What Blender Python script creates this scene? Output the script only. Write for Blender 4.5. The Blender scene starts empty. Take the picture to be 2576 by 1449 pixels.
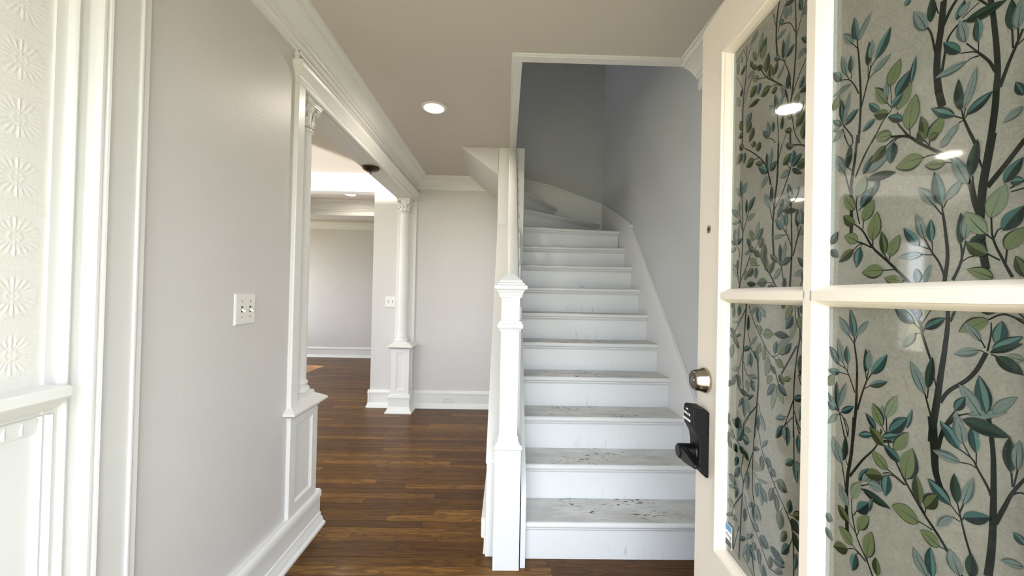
import bpy, bmesh, math, random
from mathutils import Matrix, Vector
random.seed(7)
S = bpy.context.scene
COL = S.collection

# ---------------------------------------------------------------- camera
cam = bpy.data.cameras.new('camera')
cam.sensor_fit = 'HORIZONTAL'; cam.sensor_width = 36.0
cam.lens = 950.0 / 2576.0 * 36.0
cam.clip_start = 0.02; cam.clip_end = 200
co = bpy.data.objects.new('camera', cam); COL.objects.link(co)
co.matrix_world = Matrix(((0.999661, -0.020067, -0.016593, 0.0),
                          (-0.016838, -0.012103, -0.999785, 0.0),
                          (0.019862, 0.999725, -0.012436, 1.27),
                          (0, 0, 0, 1)))
S.camera = co

# ---------------------------------------------------------------- sky, sun, exposure
world = bpy.data.worlds.new('sky'); S.world = world; world.use_nodes = True
wn = world.node_tree; wn.nodes.clear()
wo = wn.nodes.new('ShaderNodeOutputWorld'); wb = wn.nodes.new('ShaderNodeBackground')
wb.inputs[0].default_value = (0.84, 0.915, 1.0, 1); wb.inputs[1].default_value = 4.6
wn.links.new(wb.outputs[0], wo.inputs[0])
sl = bpy.data.lights.new('sun', 'SUN'); sl.energy = 7.0; sl.angle = 0.01; sl.color = (1.0, 0.94, 0.84)
so = bpy.data.objects.new('sun', sl); COL.objects.link(so)
so.rotation_euler = Vector((0.62, -0.10, -0.77)).to_track_quat('-Z', 'Y').to_euler()
so.location = (-6, 1, 9)
# added spot standing in for reflected sun: hard upward beam onto the side-room ceiling
gl = bpy.data.lights.new('added_glint_spot', 'SPOT'); gl.energy = 4200; gl.color = (1.0, 0.97, 0.92); gl.spot_size = math.radians(20); gl.spot_blend = 0.15; gl.shadow_soft_size = 0.05
go = bpy.data.objects.new('added_glint_spot', gl); COL.objects.link(go); go.location = (-5.27, -3.5, 0.2)
go.rotation_euler = (Vector((-2.3, 4.0, 2.5))-Vector((-5.27, -3.5, 0.2))).to_track_quat('-Z', 'Y').to_euler()
def portal(name, loc, direction, sx, sy):
    l = bpy.data.lights.new(name, 'AREA'); l.shape = 'RECTANGLE'; l.size = sx; l.size_y = sy
    l.cycles.is_portal = True
    o = bpy.data.objects.new(name, l); COL.objects.link(o); o.location = loc
    o.rotation_euler = Vector(direction).to_track_quat('-Z', 'Y').to_euler()
    return o
portal('doorway_portal', (0.03, -0.08, 1.03), (0, 1, 0), 0.98, 2.06)
S.view_settings.view_transform = 'Standard'; S.view_settings.look = 'None'
S.view_settings.gamma = 1.0; S.view_settings.use_curve_mapping = False
S.view_settings.exposure = 0.86
S.cycles.diffuse_bounces = 3; S.cycles.max_bounces = 4; S.cycles.glossy_bounces = 2
S.cycles.sample_clamp_indirect = 8.0; S.cycles.adaptive_threshold = 0.02; S.cycles.caustics_reflective = False; S.cycles.caustics_refractive = False

# ---------------------------------------------------------------- materials
def srgb(r, g, b):
    f = lambda c: ((c/255+0.055)/1.055)**2.4 if c/255 > 0.04045 else c/255/12.92
    return (f(r), f(g), f(b), 1)
def newmat(name):
    m = bpy.data.materials.new(name); m.use_nodes = True
    nt = m.node_tree; b = nt.nodes['Principled BSDF']
    return m, nt, b
def N(nt, t, **kw):
    n = nt.nodes.new(t)
    for k, v in kw.items():
        if hasattr(n, k): setattr(n, k, v)
        else: n.inputs[k].default_value = v
    return n
def paint(name, col, rough, bump=0.0, scale=60.0, var=0.03):
    m, nt, b = newmat(name)
    tc = N(nt, 'ShaderNodeTexCoord'); geo = N(nt, 'ShaderNodeNewGeometry')
    no = N(nt, 'ShaderNodeTexNoise'); no.inputs['Scale'].default_value = 3.0; no.inputs['Detail'].default_value = 1
    nt.links.new(geo.outputs['Position'], no.inputs['Vector'])
    mx = N(nt, 'ShaderNodeMix', data_type='RGBA')
    mx.inputs[6].default_value = [c*(1-var) for c in col[:3]]+[1]
    mx.inputs[7].default_value = [min(1, c*(1+var)) for c in col[:3]]+[1]
    nt.links.new(no.outputs['Fac'], mx.inputs[0]); nt.links.new(mx.outputs[2], b.inputs['Base Color'])
    b.inputs['Roughness'].default_value = rough
    if bump:
        n2 = N(nt, 'ShaderNodeTexNoise'); n2.inputs['Scale'].default_value = scale; n2.inputs['Detail'].default_value = 0
        nt.links.new(geo.outputs['Position'], n2.inputs['Vector'])
        bp = N(nt, 'ShaderNodeBump'); bp.inputs['Strength'].default_value = bump; bp.inputs['Distance'].default_value = 0.002
        nt.links.new(n2.outputs['Fac'], bp.inputs['Height']); nt.links.new(bp.outputs['Normal'], b.inputs['Normal'])
    return m
def plain(name, col, rough=0.5, metal=0.0, spec=0.5, coat=0.0):
    m, nt, b = newmat(name)
    b.inputs['Base Color'].default_value = col; b.inputs['Roughness'].default_value = rough
    b.inputs['Metallic'].default_value = metal; b.inputs['Specular IOR Level'].default_value = spec
    b.inputs['Coat Weight'].default_value = coat; b.inputs['Coat Roughness'].default_value = 0.03
    return m
M = {}
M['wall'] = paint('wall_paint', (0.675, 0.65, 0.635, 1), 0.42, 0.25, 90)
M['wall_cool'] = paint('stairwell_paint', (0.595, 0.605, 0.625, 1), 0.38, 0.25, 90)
M['ceiling'] = paint('ceiling_paint', (0.655, 0.59, 0.535, 1), 0.7)
M['trim'] = paint('trim_paint', (0.82, 0.81, 0.785, 1), 0.33, 0.0, 25, 0.02)
M['stair_white'] = paint('stair_paint', (0.83, 0.84, 0.85, 1), 0.38, 0.0, 25, 0.02)
M['paper'] = paint('embossed_paper', (0.82, 0.80, 0.75, 1), 0.55, 0.2, 220)
M['door'] = paint('door_paint', (0.80, 0.715, 0.615, 1), 0.42, 0.0, 30, 0.02)
M['plate'] = plain('plate_plastic', (0.82, 0.80, 0.75, 1), 0.3)
M['dark'] = plain('dark_slot', (0.03, 0.03, 0.03, 1), 0.6)
M['black'] = plain('black_plastic', (0.006, 0.006, 0.007, 1), 0.5, 0.0, 0.25)
M['black2'] = plain('black_gloss', (0.004, 0.004, 0.005, 1), 0.3, 0.0, 0.3)
M['nickel'] = plain('aged_nickel', (0.50, 0.44, 0.37, 1), 0.22, 1.0)
M['nickel_dark'] = plain('dark_nickel', (0.16, 0.13, 0.10, 1), 0.35, 1.0)
M['bronze'] = plain('oil_bronze', (0.07, 0.045, 0.032, 1), 0.3, 0.8)
M['ground'] = paint('pavement', (0.44, 0.41, 0.28, 1), 0.9)
M['brick'] = plain('siding', (0.6, 0.58, 0.54, 1), 0.8)
M['key'] = plain('key_white', (0.75, 0.76, 0.78, 1), 0.4)
def emit(name, col, s):
    m, nt, b = newmat(name)
    b.inputs['Emission Color'].default_value = col; b.inputs['Emission Strength'].default_value = s
    b.inputs['Base Color'].default_value = (0.9, 0.9, 0.9, 1)
    return m
M['lens'] = emit('lamp_lens', (1.0, 0.93, 0.82, 1), 16.0)

def wood(name, use_obj):
    m, nt, b = newmat(name)
    geo = N(nt, 'ShaderNodeNewGeometry')
    if use_obj:
        oi = N(nt, 'ShaderNodeObjectInfo'); rnd = oi.outputs['Random']
    else:
        at = N(nt, 'ShaderNodeAttribute'); at.attribute_name = 'rnd'; rnd = at.outputs['Fac']
    # grain coordinates: long along x, shifted per board
    mul = N(nt, 'ShaderNodeMath', operation='MULTIPLY'); mul.inputs[1].default_value = 57.0
    nt.links.new(rnd, mul.inputs[0])
    cx = N(nt, 'ShaderNodeCombineXYZ'); nt.links.new(mul.outputs[0], cx.inputs[0]); nt.links.new(mul.outputs[0], cx.inputs[2])
    va = N(nt, 'ShaderNodeVectorMath', operation='ADD')
    nt.links.new(geo.outputs['Position'], va.inputs[0]); nt.links.new(cx.outputs[0], va.inputs[1])
    def mapped(sx, sy):
        mp = N(nt, 'ShaderNodeMapping'); mp.inputs['Scale'].default_value = (sx, sy, 1)
        nt.links.new(va.outputs[0], mp.inputs['Vector']); return mp.outputs[0]
    n1 = N(nt, 'ShaderNodeTexNoise'); n1.inputs['Scale'].default_value = 1.0; n1.inputs['Detail'].default_value = 4
    nt.links.new(mapped(5, 130), n1.inputs['Vector'])
    n3 = N(nt, 'ShaderNodeTexNoise'); n3.inputs['Scale'].default_value = 1.0; n3.inputs['Detail'].default_value = 2
    nt.links.new(mapped(2.2, 16), n3.inputs['Vector'])
    # cathedral figure: bands of the low-frequency field
    sn = N(nt, 'ShaderNodeMath', operation='MULTIPLY'); sn.inputs[1].default_value = 55.0
    nt.links.new(n3.outputs['Fac'], sn.inputs[0])
    si = N(nt, 'ShaderNodeMath', operation='SINE'); nt.links.new(sn.outputs[0], si.inputs[0])
    r1 = N(nt, 'ShaderNodeMapRange'); r1.inputs['From Min'].default_value = -0.2; r1.inputs['From Max'].default_value = 1.0
    r1.inputs['To Max'].default_value = 0.62
    nt.links.new(si.outputs[0], r1.inputs['Value'])
    r2 = N(nt, 'ShaderNodeMapRange'); r2.inputs['From Min'].default_value = 0.42; r2.inputs['From Max'].default_value = 0.75
    r2.inputs['To Max'].default_value = 0.85
    nt.links.new(n1.outputs['Fac'], r2.inputs['Value'])
    ad = N(nt, 'ShaderNodeMath', operation='MAXIMUM'); nt.links.new(r1.outputs[0], ad.inputs[0]); nt.links.new(r2.outputs[0], ad.inputs[1])
    cr = N(nt, 'ShaderNodeValToRGB'); el = cr.color_ramp.elements
    el[0].position = 0; el[0].color = srgb(84, 52, 18); el[1].position = 1; el[1].color = srgb(140, 98, 42)
    for p, c in ((0.2, (98, 64, 22)), (0.45, (110, 74, 26)), (0.62, (92, 57, 19)), (0.8, (118, 80, 30))):
        e = el.new(p); e.color = srgb(*c)
    nt.links.new(rnd, cr.inputs['Fac'])
    mx = N(nt, 'ShaderNodeMix', data_type='RGBA', blend_type='MIX')
    nt.links.new(ad.outputs[0], mx.inputs[0]); nt.links.new(cr.outputs['Color'], mx.inputs[6])
    mx.inputs[7].default_value = srgb(48, 27, 9)
    nt.links.new(mx.outputs[2], b.inputs['Base Color'])
    b.inputs['Roughness'].default_value = 0.38; b.inputs['Specular IOR Level'].default_value = 0.22
    b.inputs['Coat Weight'].default_value = 0.07; b.inputs['Coat Roughness'].default_value = 0.14
    bp = N(nt, 'ShaderNodeBump'); bp.inputs['Strength'].default_value = 0.12; bp.inputs['Distance'].default_value = 0.001
    nt.links.new(n1.outputs['Fac'], bp.inputs['Height']); nt.links.new(bp.outputs['Normal'], b.inputs['Normal'])
    return m
M['board'] = wood('oak_board', True); M['board_field'] = wood('oak_board_field', False)

def tread_mat():
    m, nt, b = newmat('worn_tread_paint')
    geo = N(nt, 'ShaderNodeNewGeometry')
    sp = N(nt, 'ShaderNodeSeparateXYZ'); nt.links.new(geo.outputs['Position'], sp.inputs[0])
    def noise(sx, sy, sz, det, sc=1.0):
        mp = N(nt, 'ShaderNodeMapping'); mp.inputs['Scale'].default_value = (sx, sy, sz)
        nt.links.new(geo.outputs['Position'], mp.inputs['Vector'])
        n = N(nt, 'ShaderNodeTexNoise'); n.inputs['Scale'].default_value = sc; n.inputs['Detail'].default_value = det
        nt.links.new(mp.outputs[0], n.inputs['Vector']); return n.outputs['Fac']
    def rng(v, a, c, lo=0., hi=1.):
        r = N(nt, 'ShaderNodeMapRange'); r.inputs['From Min'].default_value = a; r.inputs['From Max'].default_value = c
        r.inputs['To Min'].default_value = lo; r.inputs['To Max'].default_value = hi
        nt.links.new(v, r.inputs['Value']); return r.outputs[0]
    def mth(op, x, y):
        n = N(nt, 'ShaderNodeMath', operation=op)
        for i, q in enumerate((x, y)):
            if isinstance(q, (int, float)): n.inputs[i].default_value = q
            else: nt.links.new(q, n.inputs[i])
        return n.outputs[0]
    # walked-on zone: the middle of the flight, where the paint has chipped through
    dx = mth('ABSOLUTE', mth('SUBTRACT', sp.outputs[0], 0.56), 0)
    zone = rng(dx, 0.36, 0.16)
    chips = rng(noise(34, 95, 20, 3), 0.59, 0.61)
    chips = mth('MULTIPLY', chips, rng(noise(5, 14, 6, 1), 0.50, 0.57))
    chips = mth('MULTIPLY', chips, zone)
    scr = mth('MULTIPLY', rng(noise(14, 190, 10, 3), 0.60, 0.68), mth('MULTIPLY', zone, 0.55))
    dirt = rng(noise(7, 18, 7, 4), 0.35, 0.72)
    mx = N(nt, 'ShaderNodeMix', data_type='RGBA')
    mx.inputs[6].default_value = (0.72, 0.71, 0.68, 1); mx.inputs[7].default_value = (0.56, 0.545, 0.515, 1)
    nt.links.new(dirt, mx.inputs[0])
    m2 = N(nt, 'ShaderNodeMix', data_type='RGBA'); m2.inputs[7].default_value = (0.20, 0.16, 0.12, 1)
    nt.links.new(scr, m2.inputs[0]); nt.links.new(mx.outputs[2], m2.inputs[6])
    m3 = N(nt, 'ShaderNodeMix', data_type='RGBA'); m3.inputs[7].default_value = (0.045, 0.03, 0.022, 1)
    nt.links.new(chips, m3.inputs[0]); nt.links.new(m2.outputs[2], m3.inputs[6])
    # the rounded front edge keeps its white paint: only up-facing wood is worn
    sn = N(nt, 'ShaderNodeSeparateXYZ'); nt.links.new(geo.outputs['Normal'], sn.inputs[0])
    up = rng(sn.outputs[2], 0.90, 0.985)
    m4 = N(nt, 'ShaderNodeMix', data_type='RGBA'); m4.inputs[6].default_value = (0.82, 0.82, 0.82, 1)
    nt.links.new(up, m4.inputs[0]); nt.links.new(m3.outputs[2], m4.inputs[7])
    nt.links.new(m4.outputs[2], b.inputs['Base Color'])
    b.inputs['Roughness'].default_value = 0.5
    return m
M['tread'] = tread_mat()
def riser_mat():
    m, nt, b = newmat('scuffed_riser_paint')
    tc = N(nt, 'ShaderNodeTexCoord')
    sp = N(nt, 'ShaderNodeSeparateXYZ'); nt.links.new(tc.outputs['Generated'], sp.inputs[0])
    geo = N(nt, 'ShaderNodeNewGeometry')
    mp = N(nt, 'ShaderNodeMapping'); mp.inputs['Scale'].default_value = (55, 3, 9); mp.inputs['Rotation'].default_value = (0, 0.25, 0)
    nt.links.new(geo.outputs['Position'], mp.inputs['Vector'])
    n = N(nt, 'ShaderNodeTexNoise'); n.inputs['Scale'].default_value = 1.0; n.inputs['Detail'].default_value = 2
    nt.links.new(mp.outputs[0], n.inputs['Vector'])
    def rng(v, a, c, lo=0., hi=1.):
        r = N(nt, 'ShaderNodeMapRange'); r.inputs['From Min'].default_value = a; r.inputs['From Max'].default_value = c
        r.inputs['To Min'].default_value = lo; r.inputs['To Max'].default_value = hi
        nt.links.new(v, r.inputs['Value']); return r.outputs[0]
    def mul(x, y):
        q = N(nt, 'ShaderNodeMath', operation='MULTIPLY'); nt.links.new(x, q.inputs[0]); nt.links.new(y, q.inputs[1]); return q.outputs[0]
    ab = N(nt, 'ShaderNodeMath', operation='SUBTRACT'); nt.links.new(sp.outputs[0], ab.inputs[0]); ab.inputs[1].default_value = 0.52
    ab2 = N(nt, 'ShaderNodeMath', operation='ABSOLUTE'); nt.links.new(ab.outputs[0], ab2.inputs[0])
    f = mul(mul(rng(n.outputs['Fac'], 0.60, 0.74), rng(ab2.outputs[0], 0.28, 0.08)), rng(sp.outputs[2], 0.5, 0.15, 0, 0.32))
    mx = N(nt, 'ShaderNodeMix', data_type='RGBA'); mx.inputs[6].default_value = (0.83, 0.84, 0.855, 1); mx.inputs[7].default_value = (0.30, 0.29, 0.28, 1)
    nt.links.new(f, mx.inputs[0]); nt.links.new(mx.outputs[2], b.inputs['Base Color'])
    b.inputs['Roughness'].default_value = 0.38
    return m
M['riser'] = riser_mat()

def film_mat(name, c, var=0.10, rough=0.04):
    m, nt, b = newmat(name)
    geo = N(nt, 'ShaderNodeNewGeometry')
    no = N(nt, 'ShaderNodeTexNoise'); no.inputs['Scale'].default_value = 22.0; no.inputs['Detail'].default_value = 2
    nt.links.new(geo.outputs['Position'], no.inputs['Vector'])
    vo = N(nt, 'ShaderNodeTexVoronoi'); vo.inputs['Scale'].default_value = 26.0
    va = N(nt, 'ShaderNodeVectorMath', operation='ADD')
    nt.links.new(geo.outputs['Position'], va.inputs[0]); nt.links.new(no.outputs['Color'], va.inputs[1])
    mp = N(nt, 'ShaderNodeMapping'); mp.inputs['Scale'].default_value = (1.6, 1.6, 0.8)
    nt.links.new(va.outputs[0], mp.inputs['Vector']); nt.links.new(mp.outputs[0], vo.inputs['Vector'])
    av = N(nt, 'ShaderNodeMix', data_type='RGBA'); av.inputs[0].default_value = 0.45
    nt.links.new(no.outputs['Color'], av.inputs[6]); nt.links.new(vo.outputs['Color'], av.inputs[7])
    sp = N(nt, 'ShaderNodeSeparateColor'); nt.links.new(av.outputs[2], sp.inputs[0])
    mx = N(nt, 'ShaderNodeMix', data_type='RGBA')
    mx.inputs[6].default_value = [q*(1-var*1.6) for q in c[:3]]+[1]; mx.inputs[7].default_value = [q*(1+var*1.6) for q in c[:3]]+[1]
    nt.links.new(sp.outputs[0], mx.inputs[0]); nt.links.new(mx.outputs[2], b.inputs['Base Color'])
    b.inputs['Roughness'].default_value = rough; b.inputs['Specular IOR Level'].default_value = 0.5
    return m
M['film'] = film_mat('printed_film', srgb(127, 125, 114), 0.15)
M['gap'] = film_mat('bare_glass_edge', srgb(150, 160, 156), 0.10)
FC = {'P': ((132, 150, 143), (96, 118, 112)), 'T': ((98, 140, 134), (48, 88, 86)), 'D': ((70, 116, 110), (20, 48, 48)),
      'K': ((30, 66, 50), (14, 40, 30)), 'G': ((124, 138, 92), (88, 104, 62)), 'O': ((102, 114, 70), (58, 70, 36)),
      'H': ((142, 158, 126), (112, 130, 98)), 'S': ((26, 36, 28), (26, 36, 28)), 'E': ((40, 56, 50), (40, 56, 50))}
FM = {}
for k_, (c1, c2) in FC.items():
    FM[k_+'1'] = film_mat('print_'+k_.lower()+'_light', srgb(*[q*0.68 for q in c1]), 0.08)
    FM[k_+'2'] = film_mat('print_'+k_.lower()+'_dark', srgb(*[q*0.62 for q in c2]), 0.08)

# ---------------------------------------------------------------- mesh helpers
class MB:
    def __init__(s): s.v = []; s.f = []; s.m = []; s.rnd = []
    def add(s, vs, fs, mi=0):
        o = len(s.v); s.v += [tuple(p) for p in vs]
        for f in fs: s.f.append(tuple(i+o for i in f)); s.m.append(mi)
        return s
    def box(s, x0, x1, y0, y1, z0, z1, mi=0):
        vs = [(x, y, z) for z in (z0, z1) for y in (y0, y1) for x in (x0, x1)]
        return s.add(vs, [(0, 2, 3, 1), (4, 5, 7, 6), (0, 1, 5, 4), (2, 6, 7, 3), (0, 4, 6, 2), (1, 3, 7, 5)], mi)
    def prism(s, poly, axis, a, b, mi=0):
        # poly of 2-D points; axis: which world axis it is extruded along
        def P(p, t):
            return {'x': (t, p[0], p[1]), 'y': (p[0], t, p[1]), 'z': (p[0], p[1], t)}[axis]
        n = len(poly); vs = [P(p, a) for p in poly]+[P(p, b) for p in poly]
        fs = [tuple(range(n))[::-1], tuple(range(n, 2*n))]+[(i, (i+1) % n, (i+1) % n+n, i+n) for i in range(n)]
        return s.add(vs, fs, mi)
    def ring(s, prof, x0, x1, y0, y1, close=True, mi=0):
        # profile (offset, z) wrapped round a rectangle with mitred corners
        n0 = []; vs = []
        for d, z in prof: vs += [(x0-d, y0-d, z), (x1+d, y0-d, z), (x1+d, y1+d, z), (x0-d, y1+d, z)]
        fs = []
        for i in range(len(prof)-1):
            for k in range(4):
                a = i*4+k; b = i*4+(k+1) % 4; fs.append((a, b, b+4, a+4))
        if close: fs += [(3, 2, 1, 0), tuple(len(vs)-4+k for k in range(4))]
        return s.add(vs, fs, mi)
    def lathe(s, prof, cx, cy, n=32, mi=0, axis='z', cz=0.0):
        vs = []
        for r, z in prof:
            for k in range(n):
                a = 2*math.pi*k/n; p = (r*math.cos(a), r*math.sin(a))
                if axis == 'z': vs.append((cx+p[0], cy+p[1], z))
                else: vs.append((cx+p[0], z, cz+p[1]))      # axis y
        fs = []
        for i in range(len(prof)-1):
            for k in range(n):
                a = i*n+k; b = i*n+(k+1) % n; fs.append((a, b, b+n, a+n))
        fs += [tuple(range(n))[::-1], tuple(range(len(vs)-n, len(vs)))]
        return s.add(vs, fs, mi)
    def tube(s, pts, radii, n=8, mi=0):
        vs = []; k0 = len(pts)
        for i, p in enumerate(pts):
            p = Vector(p); t = (Vector(pts[min(i+1, k0-1)])-Vector(pts[max(i-1, 0)])).normalized()
            u = t.cross(Vector((0, 0, 1)));
            if u.length < 1e-3: u = t.cross(Vector((0, 1, 0)))
            u.normalize(); w = t.cross(u); r = radii[i] if isinstance(radii, (list, tuple)) else radii
            for k in range(n):
                a = 2*math.pi*k/n; vs.append(p+u*r*math.cos(a)+w*r*math.sin(a))
        fs = [(i*n+k, i*n+(k+1) % n, (i+1)*n+(k+1) % n, (i+1)*n+k) for i in range(k0-1) for k in range(n)]
        fs += [tuple(range(n))[::-1], tuple(range(len(vs)-n, len(vs)))]
        return s.add(vs, fs, mi)
    def build(s, name, mat, parent=None, smooth=False, bevel=0.0, seg=2, fix=True):
        me = bpy.data.meshes.new(name); me.from_pydata(s.v, [], s.f)
        mats = mat if isinstance(mat, (list, tuple)) else [mat]
        for m in mats: me.materials.append(m)
        if len(mats) > 1: me.polygons.foreach_set('material_index', s.m)
        if fix:
            bm = bmesh.new(); bm.from_mesh(me); bmesh.ops.recalc_face_normals(bm, faces=bm.faces); bm.to_mesh(me); bm.free()
        o = bpy.data.objects.new(name, me); COL.objects.link(o)
        if parent: o.parent = parent
        if smooth:
            me.polygons.foreach_set('use_smooth', [True]*len(me.polygons))
            try: me.set_sharp_from_angle(angle=math.radians(38))
            except Exception: pass
        if bevel:
            md = o.modifiers.new('bevel', 'BEVEL'); md.width = bevel; md.segments = seg; md.limit_method = 'ANGLE'; md.angle_limit = math.radians(40)
        return o
def struct(o): o['kind'] = 'structure'; return o
def tag(o, label, cat, group=None):
    o['label'] = label; o['category'] = cat
    if group: o['group'] = group
    return o
def empty(name, loc=(0, 0, 0), rot=(0, 0, 0), parent=None):
    o = bpy.data.objects.new(name, None); o.empty_display_size = 0.05; COL.objects.link(o)
    o.location = loc; o.rotation_euler = rot
    if parent: o.parent = parent
    return o
def box(name, mat, x0, x1, y0, y1, z0, z1, parent=None, bevel=0.0): return MB().box(x0, x1, y0, y1, z0, z1).build(name, mat, parent, bevel=bevel)

WS = set()
_empty = empty
def root(name, loc):
    o = _empty(name, loc); WS.add(o.name); return o
_build = MB.build
def build2(s, name, mat, parent=None, **kw):
    o = _build(s, name, mat, parent, **kw)
    if parent is not None and parent.name in WS: o.matrix_parent_inverse = Matrix.Translation(parent.location).inverted()
    return o
MB.build = build2

ZC = 2.50      # ceiling
XL = -1.01     # hall left wall face
XR = 1.06      # right wall face
YB = 4.15      # back wall face
TW = M['trim']; WL = M['wall']

# ================================================================ SETTING
# ---- ground outside
struct(box('ground', M['ground'], -30, 30, -30, 30, -0.5, -0.16))

# ---- floor: sub-floor with boards on it
floor = struct(box('floor', plain('subfloor', (0.02, 0.012, 0.006, 1), 0.8), -4.6, 1.2, -0.10, 7.3, -0.15, -0.012))
BW = 0.0572
def board_mesh():
    mb = MB(); e = 0.0012
    # unit-length board, tiny eased edges (y in metres, x scaled later)
    w = BW-0.0009; y0, y1 = -w/2, w/2
    prof = [(y0, -0.012), (y0, -e), (y0+e, 0), (y1-e, 0), (y1, -e), (y1, -0.012)]
    mb.prism(prof, 'x', 0, 1)
    me = bpy.data.meshes.new('floor_board'); me.from_pydata(mb.v, [], mb.f); me.materials.append(M['board'])
    bm = bmesh.new(); bm.from_mesh(me); bmesh.ops.recalc_face_normals(bm, faces=bm.faces); bm.to_mesh(me); bm.free()
    return me
BM_ = board_mesh()
def row_cuts(x0, x1, rng):
    xs = [x0]; x = x0+rng.uniform(0.1, 0.9)
    while x < x1-0.15: xs.append(x); x += rng.choice((0.35, 0.55, 0.75, 0.95, 1.2, 1.5))*rng.uniform(0.8, 1.15)
    xs.append(x1); return xs
rb = random.Random(11)
field = MB(); frnd = []
y = 0.62; nb = 0
while y < 7.1:
    yc = y+BW/2
    if y < 1.838: lo, hi = (-2.1, 1.055)
    else: lo, hi = (-2.6 if y < 4.1 else -4.55, -0.085 if y < 4.13 else -0.9)
    if y > 4.08 and y < 4.36: lo, hi = -4.5, -1.46
    near = 1.25 < y < 3.05
    cuts = row_cuts(lo, hi, rb)
    for a, b_ in zip(cuts, cuts[1:]):
        if near and b_ > (-0.95-(0.25 if y > 1.9 else -0.2)):
            o = bpy.data.objects.new('floor_board', BM_); COL.objects.link(o); o.parent = floor
            o.location = (a+0.0005, yc, 0); o.scale = (b_-a-0.001, 1, 1); nb += 1
        else:
            k = len(field.f); e = 0.0012; w = BW-0.0009
            prof = [(yc-w/2, -0.012), (yc-w/2, -e), (yc-w/2+e, 0), (yc+w/2-e, 0), (yc+w/2, -e), (yc+w/2, -0.012)]
            field.prism(prof, 'x', a+0.0005, b_-0.0005); frnd += [rb.random()]*(len(field.f)-k)
    y += BW
fo = field.build('floor_board_field', M['board_field'], floor, fix=False)
bm = bmesh.new(); bm.from_mesh(fo.data); bmesh.ops.recalc_face_normals(bm, faces=bm.faces); bm.to_mesh(fo.data); bm.free()
at = fo.data.attributes.new('rnd', 'FLOAT', 'FACE'); at.data.foreach_set('value', frnd)
fo['kind'] = 'stuff'

# ---- ceilings (hall with stair opening, left room, far room, upper storey)
c = MB()
c.box(-1.2, 1.22, -0.15, 1.976, ZC, ZC+0.2); c.box(-1.2, 0.064, 1.976, YB+0.15, ZC, ZC+0.2)
c.box(-4.6, -1.2, -0.15, YB+0.15, ZC, ZC+0.2); c.box(-4.6, -0.9, YB+0.15, 7.3, ZC, ZC+0.2)
struct(c.build('ceiling', M['ceiling']))
struct(box('ceiling_upper', M['ceiling'], -2.6, 1.22, 0.8, YB+0.15, 4.95, 5.1))
# ---- walls
w = MB()
w.box(-1.2, XL, -0.1, 1.84, 0, ZC); w.box(-1.16, XL, 1.84, YB, 2.240, ZC)
struct(w.build('wall_left', WL))
w = MB()
w.box(-1.455, -0.08, YB, YB+0.15, 0, ZC)
w.box(-2.9, -1.455, YB, YB+0.15, 2.346, ZC); w.box(-4.6, -2.9, YB, YB+0.15, 0, ZC)
struct(w.build('wall_back', WL))
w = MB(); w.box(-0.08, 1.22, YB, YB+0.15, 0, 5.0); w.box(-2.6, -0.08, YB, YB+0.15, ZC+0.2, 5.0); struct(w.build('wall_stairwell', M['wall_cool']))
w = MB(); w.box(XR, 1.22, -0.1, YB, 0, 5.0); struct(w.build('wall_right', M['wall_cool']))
# front wall: door opening; unseen sidelight and left-room windows added to let in daylight
w = MB()
w.box(0.53, 1.22, -0.1, 0.05, 0, ZC); w.box(-0.98, 0.53, -0.1, 0.05, 2.10, ZC)
w.box(-1.2, -0.82, -0.1, 0.05, 0, ZC); w.box(-0.98, -0.46, -0.1, 0.05, 0, 0.35)
w.box(-0.50, -0.46, -0.1, 0.05, 0.35, 2.10)
w.box(-4.6, -4.35, -0.1, 0.05, 0, ZC); w.box(-3.38, -3.1, -0.1, 0.05, 0, ZC); w.box(-2.0, -1.2, -0.1, 0.05, 0, ZC)
w.box(-3.1, -2.0, -0.1, 0.05, 0, 0.5); w.box(-3.1, -2.0, -0.1, 0.05, 2.15, ZC)
w.box(-4.35, -3.38, -0.1, 0.05, 0, 1.12); w.box(-4.35, -3.38, -0.1, 0.05, 2.15, ZC)
struct(w.build('wall_front', WL))
# outer left wall with windows
w = MB()
for a, b_ in ((-0.1, 2.3), (3.9, 5.2), (6.6, 7.3)): w.box(-4.75, -4.6, a, b_, -0.15, ZC)
for a, b_ in ((2.3, 3.9), (5.2, 6.6)): w.box(-4.75, -4.6, a, b_, -0.15, 0.5); w.box(-4.75, -4.6, a, b_, 2.2, ZC)
struct(w.build('wall_outer', WL))
w = MB(); w.box(-4.75, -0.9, 7.13, 7.3, 0, ZC); w.box(-0.95, -0.8, YB+0.15, 7.13, 0, ZC)
struct(w.build('wall_far', WL))
# upper storey round the stairwell
w = MB()
w.box(-2.75, -2.6, 0.8, 2.9, ZC, 5.0); w.box(-2.75, -2.6, 3.6, YB+0.15, ZC, 5.0)
w.box(-2.75, -2.6, 2.9, 3.6, ZC, 3.35); w.box(-2.75, -2.6, 2.9, 3.6, 4.1, 5.0)
w.box(-2.6, 1.06, 0.8, 0.95, ZC+0.2, 5.0)
struct(w.build('wall_upper', WL))
portal('window_portal', (-4.7, 3.1, 1.35), (1, 0, 0), 1.6, 1.7)
portal('window_portal', (-3.865, -0.06, 1.635), (0, 1, 0), 0.97, 1.03)
portal('window_portal', (-2.7, 3.25, 3.725), (1, 0, 0), 0.7, 0.75)
portal('window_portal', (-2.55, -0.06, 1.325), (0, 1, 0), 1.1, 1.65)
portal('window_portal', (-0.66, -0.06, 1.22), (0, 1, 0), 0.32, 1.75)

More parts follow.
